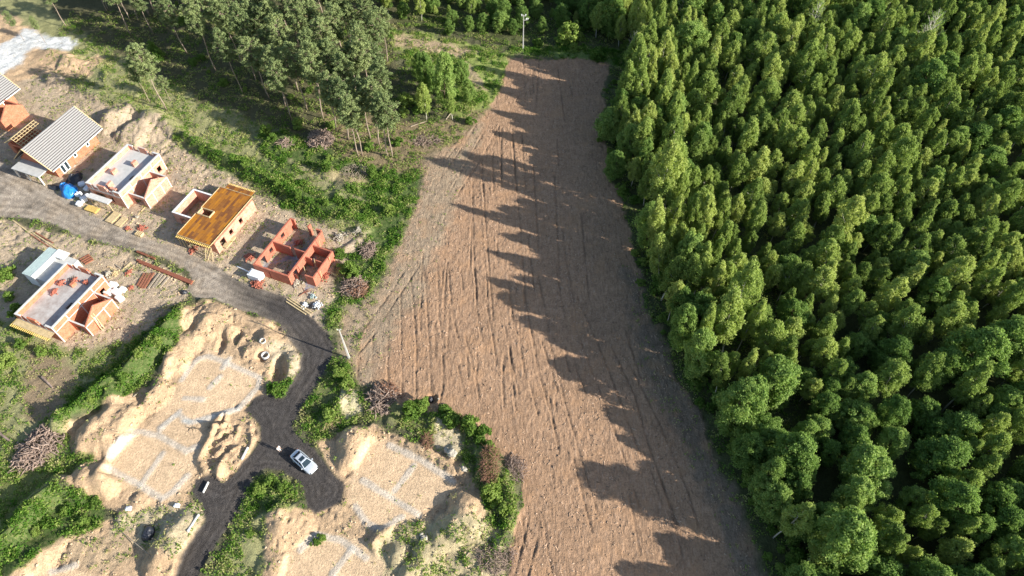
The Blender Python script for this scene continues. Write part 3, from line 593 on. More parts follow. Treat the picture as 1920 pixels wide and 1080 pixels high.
# tiled houses
def tiled_house(a0, b0, label, full=True):
    r = house_root('tiled_house', a0, b0, label); W, Ln = 8.2, 11.2; he = 2.9; hr = 6.9; mid = W/2
    m = MB(); wall_y(m, W-.3, W, 0, Ln, 0, he, [(1.2, 2.0, .1, 2.1), (2.2, 3.0, .1, 2.1), (4.9, 5.6, 1.2, 2.1), (8.4, 9.1, 1.2, 2.1)]); wall_y(m, 0, .3, 0, Ln, 0, he)
    for yy in (0, Ln-.3): m.prism([(.3, 0), (W-.3, 0), (W-.3, he), (mid, hr-.45), (.3, he)], yy, yy+.3, 'y')
    m.build('wall', M['brick'], r)
    sl = (hr-he)/(mid+.6); ov = .65
    for sgn in (1, -1):
        m = MB(); g = MB(); n = 15; wd = (mid+ov)/n
        for i in range(n):
            x0 = mid+sgn*(i*wd); x1 = mid+sgn*((i+.60)*wd); x2 = mid+sgn*((i+1)*wd)
            z0 = hr-i*wd*sl; z1 = hr-(i+.60)*wd*sl; z2 = hr-(i+1)*wd*sl
            y0, y1 = -.9, Ln+1.8
            m.add([(x0,y0,z0+.02),(x1,y0,z1+.10),(x1,y1,z1+.10),(x0,y1,z0+.02),(x0,y0,z0-.03),(x1,y0,z1-.03),(x1,y1,z1-.03),(x0,y1,z0-.03)],[(0,1,2,3),(7,6,5,4),(0,4,5,1),(1,5,6,2),(2,6,7,3),(3,7,4,0)])
        a_ = mid+sgn*.02; b_ = mid+sgn*(mid+ov-.05); g.add([(a_,-.85,hr-.06),(b_,-.85,hr-(mid+ov)*sl-.06),(b_,Ln+1.75,hr-(mid+ov)*sl-.06),(a_,Ln+1.75,hr-.06),(a_,-.85,hr-.2),(b_,-.85,hr-(mid+ov)*sl-.2),(b_,Ln+1.75,hr-(mid+ov)*sl-.2),(a_,Ln+1.75,hr-.2)],[(0,1,2,3),(7,6,5,4),(0,4,5,1),(1,5,6,2),(2,6,7,3),(3,7,4,0)])
        rf = m.build('roof_slope', M['tile'], r); g.build('membrane', M['tile_gap'], rf)
    m = MB(); sx = W+.7; m.box(sx, -.9, he-.28, sx+.14, Ln+1.8, he-.14); m.build('gutter', M['white'], r)
    for yy, xx in ((-.95, W+.68), (-.95, -.66), (Ln+1.85, W+.68)): MB().bar((mid, yy, hr+.03), (xx, yy, he-.02), .16, .1).build('verge_board', M['timber'], r)
    for y0, y1, z0, z1 in ((1.2,2.0,.1,2.1),(2.2,3.0,.1,2.1),(4.9,5.6,1.2,2.1),(8.4,9.1,1.2,2.1)):
        f = MB(); t = .09; f.box(W-.1, y0-.06, z0, W+.03, y0+t, z1); f.box(W-.1, y1-t, z0, W+.03, y1+.06, z1); f.box(W-.1, y0+t, z1-t, W+.03, y1-t, z1+.06); f.box(W-.1, y0+t, z0-.05, W+.03, y1-t, z0+t)
        fo = f.build('window', M['white'], r); MB().box(W-.09, y0+t, z0+t, W-.05, y1-t, z1-t).build('pane', M['glass'], fo)
    MB().box(-.3, -.3, -1.2, W+.3, Ln+.3, .02).build('foundation', M['concrete'], r)
    MB().box(.3, -3.0, 2.3, 7.2, -.02, 2.5).build('porch_roof', M['slab'], r)
    [MB().box(x, -2.9, 0, x+.25, -2.65, 2.3).build('porch_post', M['concrete'], r) for x in (.5, 3.4, 6.8)]
    return r
t1 = tiled_house(60.2, -129.0, 'house with a striped pale tiled roof above orange brick walls with white windows')
# batten roof over its left wing
m = MB(); wx0, wx1, wy0, wy1 = -6.2, .0, 2.0, 8.2
for i in range(15):
    f = i/14; x = wx0+(wx1-wx0)*f; z = 2.6+2.2*(1-abs(2*f-1)*.9); m.box(x-.05, wy0, z, x+.05, wy1, z+.09)
m.build('batten', M['timber'], t1)
m = MB()
for i in range(9):
    y = wy0+.1+(wy1-wy0-.2)*i/8; m.bar((wx0, y, 2.75), ((wx0+wx1)/2, y, 4.65), .09, .14); m.bar((wx1, y, 2.75), ((wx0+wx1)/2, y, 4.65), .09, .14)
m.build('rafter', M['timber'], t1)
m = MB(); wall_y(m, wx0+.3, wx0+.6, wy0+.3, wy1-.3, 0, 2.5); wall_x(m, wx0+.6, wx1, wy0+.3, wy0+.6, 0, 2.5, [(-4.8, -2.2, 0, 2.2)]); wall_x(m, wx0+.6, wx1, wy1-.6, wy1-.3, 0, 2.5); m.build('garage_wall', M['brick'], t1)
t0 = tiled_house(64.0, -154.8, 'house cut by the left frame edge, tiled roof and brick gable wing')
m = MB(); wall_x(m, 8.22, 13.5, 3.0, 3.3, 0, 2.8, [(9.2, 12, 0, 2.2)]); wall_x(m, 8.22, 13.5, 8.5, 8.8, 0, 2.8); m.prism([(3.0, 0), (8.8, 0), (8.8, 2.8), (6.0, 4.9), (5.8, 4.9), (3.0, 2.8)], 13.5, 13.8, 'x'); m.build('garage_wall', M['brick'], t0)

# ------------------------------------------------------------------ trees
def leaves(cen, nor, size, asp=.62, cval=None):
    n = len(cen); nor = nor/np.linalg.norm(nor, axis=1, keepdims=True)
    t = np.cross(nor, rng.normal(size=(n, 3))); t /= np.linalg.norm(t, axis=1, keepdims=True); b = np.cross(nor, t)
    s = size[:, None]; V = np.stack([cen-t*s, cen-b*s*asp+nor*s*.12, cen+t*s, cen+b*s*asp+nor*s*.12], 1).reshape(-1, 3)
    Fq = np.arange(4*n).reshape(n, 4)
    if cval is None: cval = rng.random(n)
    c = np.repeat(cval, 4); return V, Fq, np.stack([c, c, c, np.ones_like(c)], -1)
def blobs_to_leaves(bc, br, per, size, flat=.8, jit=.75, droop=0):
    k = np.repeat(np.arange(len(bc)), per); n = len(k)
    d = rng.normal(size=(n, 3)); d /= np.linalg.norm(d, axis=1, keepdims=True)
    rad = br[k]*(.2+.75*rng.random(n)**.5+.33*np.abs(rng.normal(size=n)))
    cen = bc[k]+d*rad[:, None]*np.array([1, 1, flat]); cen[:, 2] -= droop*rng.random(n)
    nor = d*.8+rng.normal(size=(n, 3))*jit*.75+np.array([.25, -.1, .2])*0
    cv = np.clip(.35*rng.random(len(bc))[k]+.65*rng.random(n), 0, 1)
    return leaves(cen, nor, size*(.7+.6*rng.random(n)), cval=cv)
def crown_profile(kind, t):
    if kind == 'birch': return np.sin(np.pi*np.clip(t*.86+.10, 0, 1))**.75*(1-.25*t)
    return np.sin(np.pi*np.clip(t*.80+.14, 0, 1))**.6
def make_tree(kind, h, R, seed):
    global rng; rng = np.random.default_rng(seed); rnd = random.Random(seed)
    tr = MB(); lean = (rnd.uniform(-.4, .4), rnd.uniform(-.4, .4))
    def axis(z): return Vector((lean[0]*z/h+.12*math.sin(z*.7+seed), lean[1]*z/h+.12*math.cos(z*.6+seed), z))
    r0 = {'birch': .13, 'broad': .2, 'pine': .15, 'bush': .06, 'bare': .12}[kind]
    tr.tube([axis(h*i/8) for i in range(-0, 9)], [r0*(1-.11*i) for i in range(9)], 6)
    base = {'birch': .34, 'broad': .12, 'pine': .52, 'bush': .0, 'bare': .2}[kind]
    bc = []; br = []
    if kind in ('birch', 'broad', 'bush'):
        nb = {'birch': 86, 'broad': 96, 'bush': 24}[kind]
        lob = [(rnd.uniform(0, 6.28), rnd.uniform(.2, .9), rnd.uniform(.15, .34)) for _ in range(5)]
        for i in range(nb):
            t = ((i+.5)/nb)**.85; ph = i*2.39996+rnd.uniform(-.5, .5); z = h*(base+(1-base)*t)
            rr = R*float(crown_profile('birch' if kind == 'birch' else 'broad', np.array(t)))
            for (lp, lz, la) in lob: rr *= 1+la*max(0, math.cos(ph-lp))*math.exp(-((t-lz)/.25)**2)-.05
            q = rr*rnd.uniform(.45, .95); bc.append(axis(z)+Vector((q*math.cos(ph), q*math.sin(ph), rnd.uniform(-.3, .3))))
            br.append({'birch': .52, 'broad': .74, 'bush': .46}[kind]*rnd.uniform(.5, 1.35)*(.7+.22*R/2.4)*(1-.35*t))
            if i % (4 if kind != 'birch' else 5) == 0:
                b0 = axis(max(.1, z-q*.7)); tr.tube([b0, (b0+bc[-1])/2+Vector((0, 0, -.1)), bc[-1]], [r0*.35*(1-t*.6), r0*.22, .015], 4, False)
        bc.append(axis(h)); br.append(.5)
        per, size = {'birch': (115, .13), 'broad': (175, .15), 'bush': (90, .15)}[kind]
        V, Fq, col = blobs_to_leaves(np.array([tuple(q) for q in bc]), np.array(br), per, size, flat=1.15 if kind == 'birch' else .8, droop=.35 if kind == 'birch' else 0)
    elif kind == 'pine':
        for i in range(17):
            t = (i+.5)/17; z = h*(base+(1-base)*t*.97); nb = 5
            rr = R*(math.sin(math.pi*(.16+t*.76))**.8)
            for k in range(nb):
                ph = k*6.283/nb+i*1.1+rnd.uniform(-.4, .4); q = rr*rnd.uniform(.6, 1.1); c = axis(z+q*.25)+Vector((q*math.cos(ph), q*math.sin(ph), 0))
                b0 = axis(z-.2); tr.tube([b0, c], [.045, .012], 4, False)
                for f, rad in ((1, .46), (.66, .40), (.35, .30)):
                    if rnd.random() < .72: bc.append(b0.lerp(c, f)+Vector((rnd.uniform(-.2,.2), rnd.uniform(-.2,.2), .12))); br.append(rad*rnd.uniform(.7, 1.2)*(1-.25*t))
        bc.append(axis(h)); br.append(.4)
        for i in range(6):   # dead snags below the crown
            z = h*rnd.uniform(.25, .5); ph = rnd.uniform(0, 6.28); b0 = axis(z); tr.tube([b0, b0+Vector((math.cos(ph)*.9, math.sin(ph)*.9, .1))], [.03, .01], 4, False)
        V, Fq, col = blobs_to_leaves(np.array([tuple(q) for q in bc]), np.array(br), 52, .13, flat=.6)
    else:
        for i in range(46):
            t = (i+.5)/46; z = h*(base+(1-base)*t); ph = i*2.4+rnd.uniform(-.4,.4); q = R*math.sin(math.pi*(.15+t*.8))*rnd.uniform(.6, 1); b0 = axis(max(.5, z-q*.8)); c = axis(z)+Vector((q*math.cos(ph), q*math.sin(ph), .2))
            tr.tube([b0, (b0+c)/2+Vector((0, 0, -.1)), c], [.05, .03, .01], 4, False)
            for k in range(3): d = Vector((rnd.uniform(-.5,.5), rnd.uniform(-.5,.5), rnd.uniform(.1,.6))); tr.tube([(b0+c)/2, c+d], [.02, .008], 3, False)
            if i % 2: bc.append(c); br.append(.4)
        V, Fq, col = blobs_to_leaves(np.array([tuple(q) for q in bc]), np.array(br), 26, .12)
    bark = {'birch': 'bark_birch', 'broad': 'bark_dark', 'pine': 'bark_pine', 'bush': 'bark_dark', 'bare': 'bark_birch'}[kind]
    lf = {'birch': 'lf_birch', 'broad': 'lf_broad', 'pine': 'lf_pine', 'bush': 'lf_bush', 'bare': 'lf_broad'}[kind]
    tm = tr.mesh(kind+'_trunk', M[bark], True); cm = np_mesh(kind+'_crown', V, Fq, [M[lf]], False, cols={'lc': col})
    return tm, cm, kind, h
KIND = {'birch': ('birch_tree', 'birch'), 'broad': ('broadleaf_tree', 'tree'), 'pine': ('pine_tree', 'pine'), 'bush': ('bush', 'bush'), 'bare': ('sparse_tree', 'tree')}
PRO = {'birch': [make_tree('birch', 8.2+4.3*((i*4) % 9)/8, 1.6+1.35*((i*7) % 9)/8, 100+i) for i in range(9)],
       'broad': [make_tree('broad', random.uniform(8.5, 12.5), random.uniform(2.4, 3.5), 200+i) for i in range(6)],
       'pine': [make_tree('pine', random.uniform(15.5, 19.5), random.uniform(1.9, 2.6), 300+i) for i in range(6)],
       'bush': [make_tree('bush', random.uniform(1.9, 2.6), random.uniform(1.1, 1.5), 400+i) for i in range(5)],
       'bare': [make_tree('bare', 10.5, 2.4, 500+i) for i in range(2)]}
rng = np.random.default_rng(11); random.seed(11)
FIRST = {}
def plant(pro, loc, s, sz, label, group, tilt=0):
    """one tree: empty root with trunk and crown; later ones are copies sharing the meshes"""
    tm, cm, kind, h = pro; nm, cat = KIND[kind]
    key = cm.name
    if key not in FIRST:
        r = empty(nm, loc); link('trunk', tm, r); link('crown', cm, r); FIRST[key] = (r, list(r.children))
        kids = FIRST[key][1]
    else:
        src, kids = FIRST[key]; r = src.copy(); C.objects.link(r)
        for k in kids: c = k.copy(); C.objects.link(c); c.parent = r
    r.location = loc; r.scale = (s, s, sz); r.rotation_euler = (random.uniform(-1, 1)*tilt, random.uniform(-1, 1)*tilt, random.uniform(0, 6.283))
    for k_ in ('label', 'category', 'group'):
        if k_ in r: del r[k_]
    tag(r, label, cat, group); return r
# stuff wood: one object, points instancing the same shapes
def merged(pro, nm):
    tm, cm, kind, h = pro; V = []; Fs = []
    def arr(me):
        v = np.empty(len(me.vertices)*3, np.float32); me.vertices.foreach_get('co', v); return v.reshape(-1, 3)
    me = bpy.data.meshes.new(nm); v1 = arr(tm); v2 = arr(cm)
    polys = [tuple(p.vertices) for p in tm.polygons]; n4 = len(cm.polygons)
    sizes = np.array([len(p) for p in polys]+[4]*n4, np.int32)
    li = np.concatenate([np.array([i for p in polys for i in p], np.int32), np.arange(4*n4, dtype=np.int32)+len(v1)])
    me.vertices.add(len(v1)+len(v2)); me.vertices.foreach_set('co', np.concatenate([v1, v2]).ravel())
    me.loops.add(len(li)); me.loops.foreach_set('vertex_index', li); me.polygons.add(len(sizes))
    me.polygons.foreach_set('loop_start', np.concatenate([[0], np.cumsum(sizes)[:-1]]).astype(np.int32)); me.polygons.foreach_set('loop_total', sizes)
    me.polygons.foreach_set('material_index', np.array([0]*len(polys)+[1]*n4, np.int32))
    me.materials.append(tm.materials[0]); me.materials.append(cm.materials[0])
    c = np.ones((len(v1)+len(v2), 4), np.float32)*.5; q = np.empty(len(v2)*4, np.float32); cm.color_attributes['lc'].data.foreach_get('color', q); c[len(v1):] = q.reshape(-1, 4)
    a = me.color_attributes.new('lc', 'FLOAT_COLOR', 'POINT'); a.data.foreach_set('color', c.ravel()); me.update(calc_edges=True)
    return bpy.data.objects.new(nm, me)
def scatter(name, protos, pts, label, cat):
    """pts: (x,y,z,index,rot,scale,zscale)"""
    col = bpy.data.collections.new(name+'_shapes')
    for i, o in enumerate(protos): o.name = '%s_shape_%02d' % (name, i); col.objects.link(o)
    pts = np.array(pts, np.float32); me = bpy.data.meshes.new(name); me.vertices.add(len(pts)); me.vertices.foreach_set('co', pts[:, :3].ravel())
    a = me.attributes.new('idx', 'INT', 'POINT'); a.data.foreach_set('value', pts[:, 3].astype(np.int32))
    a = me.attributes.new('rot', 'FLOAT_VECTOR', 'POINT'); a.data.foreach_set('vector', np.stack([0*pts[:, 4], 0*pts[:, 4], pts[:, 4]], -1).ravel())
    a = me.attributes.new('scl', 'FLOAT_VECTOR', 'POINT'); a.data.foreach_set('vector', pts[:, [5, 5, 6]].ravel())
    o = link(name, me); tag(o, label, cat, kind='stuff')
    ng = bpy.data.node_groups.new(name, 'GeometryNodeTree'); ng.interface.new_socket('Geometry', in_out='INPUT', socket_type='NodeSocketGeometry'); ng.interface.new_socket('Geometry', in_out='OUTPUT', socket_type='NodeSocketGeometry')
    N = ng.nodes; K = ng.links; gi = N.new('NodeGroupInput'); go = N.new('NodeGroupOutput'); ip = N.new('GeometryNodeInstanceOnPoints'); ci = N.new('GeometryNodeCollectionInfo')
    ci.inputs['Collection'].default_value = col; ci.inputs['Separate Children'].default_value = True; ci.inputs['Reset Children'].default_value = True
    def at(n, t): q = N.new('GeometryNodeInputNamedAttribute'); q.data_type = t; q.inputs[0].default_value = n; return q.outputs[0]
    mp = N.new('GeometryNodeMeshToPoints')
    K.new(gi.outputs[0], mp.inputs[0]); K.new(mp.outputs[0], ip.inputs['Points']); K.new(ci.outputs[0], ip.inputs['Instance']); ip.inputs['Pick Instance'].default_value = True
    K.new(at('idx', 'INT'), ip.inputs['Instance Index']); K.new(at('rot', 'FLOAT_VECTOR'), ip.inputs['Rotation']); K.new(at('scl', 'FLOAT_VECTOR'), ip.inputs['Scale']); K.new(ip.outputs[0], go.inputs[0])
    md = o.modifiers.new('scatter', 'NODES'); md.node_group = ng
    return o
# bases of the right-hand wood
edge_v = [-400, 60, 110, 180, 250, 300, 380, 450, 530, 610, 690, 750, 820, 900, 1000, 1080, 1400]
edge_u = [1080, 1090, 1185, 1175, 1150, 1160, 1190, 1205, 1225, 1250, 1290, 1325, 1362, 1402, 1445, 1482, 1600]
cand = []; cells = {}
def near(x, y, d):
    i, j = int(x//4), int(y//4)
    for a in (i-1, i, i+1, i+2, i-2):
        for b in (j-1, j, j+1, j-2, j+2):
            for q in cells.get((a, b), ()):
                if (q[0]-x)**2+(q[1]-y)**2 < (d*.5*(1+q[2]/3.6))**2: return True
    return False
for _ in range(34000):
    x = random.uniform(0, 160); y = random.uniform(8, 232); u, v = PX(x, y)
    if v < -400: continue
    eu = np.interp(v, edge_v, edge_u)
    if u < eu: continue
    near_bottom = np.clip((v-520)/400, 0, 1)
    nn = float(fbm(np.array(x/14.), np.array(y/14.), 3, 90))
    broad = (near_bottom*.62+(nn-.5)*1.3+(u < eu+45)*.05) > random.uniform(.2, .85)
    if v < 130: broad = random.random() < .35
    elif not broad: broad = random.random() < .13
    ts = random.uniform(.62, 1.25); d = (4.1 if broad else 3.35)*ts
    if u < eu+50: d *= .85
    d *= 1+.35*max(0, nn-.55)*2
    if float(vn(np.array(x/6.5), np.array(y/6.5), 95)) > .86 and u > eu+40: continue
    if near(x, y, d): continue
    cells.setdefault((int(x//4), int(y//4)), []).append((x, y, d)); tz = ts**.7*random.uniform(.85, 1.1)*(float(np.interp(v, [100,400,480,700,790,1100], [1.18,1.22,1.36,1.4,1.05,1.0])) if u < eu+120 else 1); cand.append((x, y, broad, u, v, eu, ts, tz))
vis = []; rest = []
for c in cand:
    u2, v2 = PX(c[0], c[1], 8.0); (vis if -20 < u2 < 1940 and -20 < v2 < 1110 else rest).append(c)
vis.sort(key=lambda c: c[1]*cp+CAM_H*sp-c[2]*14); rest += vis[300:]; vis = vis[:300]
print('wood trees', len(cand), 'visible individual', len(vis))
for x, y, broad, u, v, eu, ts, tz in vis:
    pro = random.choice(PRO['broad' if broad else 'birch']); s = ts; sz = tz
    size = ('tall ' if sz > .98 else ('low ' if sz < .8 else ''))+('full ' if s > 1.04 else ('narrow ' if s < .82 else ''))
    du = u-eu; lat = 'near the field side' if du < 190 else ('deep in its middle' if du < 430 else 'toward the right frame edge')
    lev = ['at the far end of the wood', 'beside the far third of the field', 'beside the field middle', 'level with the parked car', 'in the nearest part of the wood'][min(4, max(0, int(v//215)))]
    where = lev+(', right on the field edge' if du < 40 else ', '+lat); where_ = '' if u < eu+38 else ('inside the dense wood, lower part of the photo' if v > 800 else ('inside the dense wood, level with the middle of the field' if v > 480 else 'inside the dense wood, level with the far half of the field'))
    lab = size+('leafy tree ' if broad else 'birch ')+where
    plant(pro, (x, y, gz(x, y)-.1), s, sz, lab, 'trees of the dense wood right of the field', .12)
protos = [merged(p_, 'far_wood') for p_ in PRO['birch']+PRO['broad']]
pts = []
for x, y, broad, u, v, eu, ts, tz in rest:
    i = random.randrange(6)+9 if broad else random.randrange(9)
    pts.append((x, y, gz(x, y)-.1, i, random.uniform(0, 6.28), ts, tz))
scatter('far_wood', protos, pts, 'far and outer mass of birches and leafy trees of the big wood', 'wood')

# pines of the upper left wood: (base u, base v, scale)
PINES = [(312,207,.95),(672,292,.95),(680,291,1.0),(727,293,1.0),(735,296,.95),(712,272,1.0),(694,262,.9),(655,262,1.0),(632,248,.95),(607,222,1.05),(640,205,1.0),(575,205,1.0),(548,225,.9),(536,198,1.0),(668,225,.95),(700,205,1.0),(725,240,.95),(505,185,1.0),(520,160,.9),(480,150,1.05),(455,175,.9),(560,170,1.0),(600,180,1.0),(620,165,1.0),(585,140,1.05),(540,130,1.0),(500,120,1.0),(455,120,.95),(405,135,1.05),(420,95,.9),(470,90,1.0),(520,90,1.0),(565,100,1.0),(610,120,1.0),(650,140,1.0),(690,150,1.0),(700,110,.95),(660,95,1.0),(625,80,1.0),(585,70,1.0),(540,55,1.0),(490,50,1.0),(440,50,1.0),(385,60,1.0),(350,100,.9),(335,40,1.0),(395,15,1.0),(450,5,1.0),(510,10,1.0),(560,20,1.0),(605,30,1.0),(650,45,1.0),(690,70,1.0),(245,65,1.0),(280,30,1.0),(300,-5,1.0),(125,50,.75),(200,20,.9),(145,-10,.9),(92,-30,.9),(660,5,1.0),(695,20,1.0),(620,-15,1.0),(570,-20,1),(520,-30,1),(470,-40,1),(420,-35,1),(370,-30,1),(240,-30,1),(180,-50,1),(705,-20,1),(660,-40,1),(45,75,.45),(85,80,.4)]
for _ in range(400):
    u = random.uniform(360, 735); v = random.uniform(-30, 235)
    if v < 238-(735-u)*.18 and len(PINES) < 90 and min((u-a)**2+(v-b)**2 for a, b, c in PINES) > 400: PINES.append((u, v, random.uniform(.75, 1)))
for _ in range(22): PINES.append((random.uniform(60, 370), random.uniform(-75, -8), random.uniform(.8, 1)))
for _ in range(9): PINES.append((random.uniform(150, 345), random.uniform(5, 70), random.uniform(.6, .85)))
for u, v, s in PINES:
    x, y, z = G(u, v); pro = random.choice(PRO['pine'])
    lone = (u, v) == (312, 207)
    if lone: lab = 'tall lone pine leaning over the track behind the sand heaps'
    elif s < .5: lab = 'small young pine on the pale sandy patch, ' + ('left of the pair' if u < 60 else 'right of the pair')
    elif 620 < u < 745 and v > 235: lab = 'tall bare-trunked pine on the sunlit front edge of the pine stand near the brush pile'
    elif u < 310: lab = 'pine in the shaded far left corner above the sandy clearing'
    else: lab = 'grey-green pine inside the stand, '+('back row' if v < 25 else 'rear half' if v < 100 else 'front half')+(', left end' if u < 440 else ', middle' if u < 590 else ', right end by the clearing')
    plant(pro, (x, y, z-.1), s*random.uniform(.95, 1.1), s*random.uniform(.93, 1.08), lab, None if lone else 'pines of the upper left stand', .05)
x, y, z = G(282, 192); plant(PRO['pine'][2], (x, y, z-.1), .6, .62, 'shorter slim pine just left of the tall lone pine', None, .05)
x, y, z = G(320, 190); plant(PRO['pine'][4], (x, y, z-.1), .45, .42, 'small pine just right of the tall lone pine', None, .05)
# leafy trees and scrub
for u, v, k, s, sz, lab in [(835,205,'broad',.85,1.3,'tall bright-green leafy tree in the clump between pines and field'),(805,175,'broad',.75,1.15,'dark leafy tree at the back left of the clump between pines and field'),(865,165,'broad',.55,.8,'round leafy tree at the right rear of the clump between pines and field'),(800,225,'birch',.7,1.0,'slim young birch in front of the leafy clump by the field'),
    (848,225,'birch',.65,.6,'short light birch at the right front of the leafy clump by the field'),(790,150,'broad',.6,.6,'low leafy tree at the far end of the clump between pines and field'),(880,190,'broad',.5,.5,'small rounded tree nearest the clearing grass'),
    (1150,335,'broad',.68,.62,'lone pale round tree standing forward on the field edge of the wood'),(1140,262,'broad',1.05,.85,'broad olive-topped tree jutting from the wood corner at the far end of the field')]:
    x, y, z = G(u, v); plant(random.choice(PRO[k]), (x, y, z-.1), s, sz, lab, None, .03)
for u, v, s, lab in [(1208,170,1.0,'pale sparse-leaved tree with visible white limbs at the far field corner'),(1180,120,.8,'thin half-bare birch behind the far field corner'),(1155,60,.9,'bare-stemmed tree in the scrub right of the far utility pole'),(1270,60,1.0,'half-bare tree deeper in the far scrub')]:
    x, y, z = G(u, v); plant(random.choice(PRO['bare']), (x, y, z-.1), s, s, lab, None, .03)
for u, v in [(1500,90),(1720,120)]:
    x, y, z = G(u, v); s = random.uniform(.95, 1.15); plant(random.choice(PRO['bare']), (x, y, z-.1), s, s*1.1, 'thin half-bare tree with pale limbs among the dense crowns', 'half-bare trees of the dense wood', .15)
n_ = 0
for _ in range(900):
    u = random.uniform(725, 1130); v = random.uniform(-80, 78)
    if v > 66-(u < 830)*22-abs(u-1000)*.0: continue
    x, y, z = G(u, v)
    if near(x, y, 3.2): continue
    cells.setdefault((int(x//4), int(y//4)), []).append((x, y, 3.2)); n_ += 1
    k = random.choice(['broad', 'broad', 'birch']); s = random.uniform(.42, .72); tall = v < 0
    if tall: s *= 1.35
    plant(random.choice(PRO[k]), (x, y, z-.1), s*(1.0), s*.85, ('young leafy tree' if k == 'broad' else 'young birch')+(' in the second row of the scrub behind the clearing' if tall else ' in the front row of the scrub behind the clearing'), 'young trees behind the grassy clearing', .04)
BUSH = [(650,505,1.5,'yellow-green bush touching the roofless brick house'),(640,480,1.1,'bush behind the yellow-green one near the roofless brick house'),(665,520,1.0,'low bush between roofless house and brown brush heap'),(765,195,1.6,'bright bush under the leafy clump, left'),(785,210,1.5,'bright bush under the leafy clump, centre'),(760,215,1.2,'bush at the shaded left foot of the leafy clump'),(880,230,1.3,'low bush at the field side of the leafy clump'),
 (850,790,1.5,'large bright bush beside the rusty plant near the field corner'),(835,770,1.1,'bush at the field boundary behind the large bright bush'),(900,815,1.4,'bush in the strip along the field, near the middle'),(920,840,1.2,'bush in the strip along the field, just below the middle'),(775,775,1.5,'dark green bush next to the brown root heap'),(790,765,1.2,'dark bush against the field edge'),(880,800,1.3,'bush between bright bush and middle of the strip'),(935,905,1.3,'tall bush on the slope beside the right sand mound'),(925,930,1.4,'dark bush on the slope beside the right sand mound'),(945,960,1.1,'bush near the lower end of the field strip'),(325,890,.001,''),(605,1010,.9,'small round bush alone on the lower sand pad'),(595,1018,.6,'tiny bush beside the small round one on the lower sand pad'),(650,1045,.001,''),
 (620,300,1.3,'bush at the left end of the grassy mound'),(612,318,1.1,'dark bush at the foot of the grassy mound'),(498,250,1.4,'bush on the weedy hump near the pine shade'),(512,262,1.0,'lower bush on the weedy hump near the pine shade'),(460,310,1.1,'bush on the bank behind the plywood deck'),(520,345,1.2,'bush on the bank behind the wall shell, left'),(560,370,1.3,'bush on the bank behind the wall shell, centre'),(610,385,1.3,'bush on the bank behind the wall shell, right'),(650,400,1.2,'bush at the right end of the bank'),(350,255,1.0,'bush on the bank beside the sand heaps'),(380,285,1.0,'bush on the bank after the sand heaps'),
 (300,640,1.2,'bush on the weedy berm, upper part'),(270,680,1.3,'bush on the weedy berm, middle'),(235,715,1.1,'bush on the weedy berm, lower middle'),(180,760,1.1,'bush at the lower end of the weedy berm'),(40,650,1.3,'dull green bush below the orange shell'),(80,665,1.3,'dull green bush near the canopy of the orange shell'),(20,680,1.4,'dull bush at the left frame edge below the shell'),(15,520,1.5,'shaded bush left of the orange shell'),(20,560,1.5,'dark bush in the shade of the orange shell'),(40,590,1.2,'dark bush by the corner of the orange shell'),
 (640,700,1.2,'bush beside the road below the near utility pole'),(650,690,1.0,'bush at the foot of the near utility pole'),(655,725,1.0,'bush in the roadside green below the near pole'),(620,780,1.1,'bush opposite the parked car, by the road bend'),(520,735,.9,'low bright bush in the road fork'),(510,905,1.0,'bush on the green island near the car'),(530,915,.9,'second bush on the green island, nearer the road spur'),(490,920,.9,'bush on the left of the green island'),(470,1000,.8,'bush beside the lower road'),(160,975,1.1,'bush on the lower left berm'),(120,960,1.1,'bush high on the lower left berm'),(70,1000,1.0,'bush low on the lower left berm'),(180,945,1.0,'bush where the lower left berm meets the sand'),
 (110,285,.001,''),(1075,95,1.3,'round bush right of the far utility pole'),(1060,80,2.2,'tall round bush behind the far field end'),(1120,110,1.4,'bush at the far right field corner'),(1010,85,1.2,'bush just right of the far utility pole foot'),(700,330,1.0,'bush on the far side of the grassy mound'),(730,400,1.0,'bush at the weedy field side below the mound'),(420,160,1.5,'bush under the left pines'),(560,240,1.3,'bush at the front of the pine stand, left'),(620,240,1.3,'bush under the front pines'),(690,280,1.2,'bush between the front pine trunks'),(745,270,1.0,'bush right of the front pines'),(300,110,1.6,'shaded bush beside the lone pine'),(290,95,1.5,'second shaded bush beside the lone pine')]
for u, v, s, lab in BUSH:
    if s < .01: continue
    x, y, z = G(u, v); s *= (.6 if ('berm' in lab or 'bank' in lab) else .8)*random.uniform(.65, 1.15); plant(random.choice(PRO['bush']), (x, y, z-.1), s, s*random.uniform(.7, 1.05), lab, 'bushes')
# undergrowth: countless low shrubs in woods and on wood edges
pts = []; bp = [merged(p_, 'undergrowth') for p_ in PRO['bush']]
for _ in range(9000):
    u = random.uniform(-60, 2050); v = random.uniform(-150, 1180); x, y, _z = P(u, v); eu = np.interp(v, edge_v, edge_u)
    inr = u > eu-30 and (u < eu+70 or v < 160)
    inp = (330 < u < 745 and v < 250-(745-u)*.22 and v > -100)
    if not (inr or inp): continue
    if inp and random.random() < .82: continue
    if inr and u < eu and random.random() < .6: continue
    s = random.uniform(.3, .9); pts.append((x, y, gz(x, y)-.1, random.randrange(5), random.uniform(0, 6.28), s, s*random.uniform(.6, 1)))
    if len(pts) > 2400: break
scatter('undergrowth', bp, pts, 'low shrubs and saplings under and along the woods', 'undergrowth')

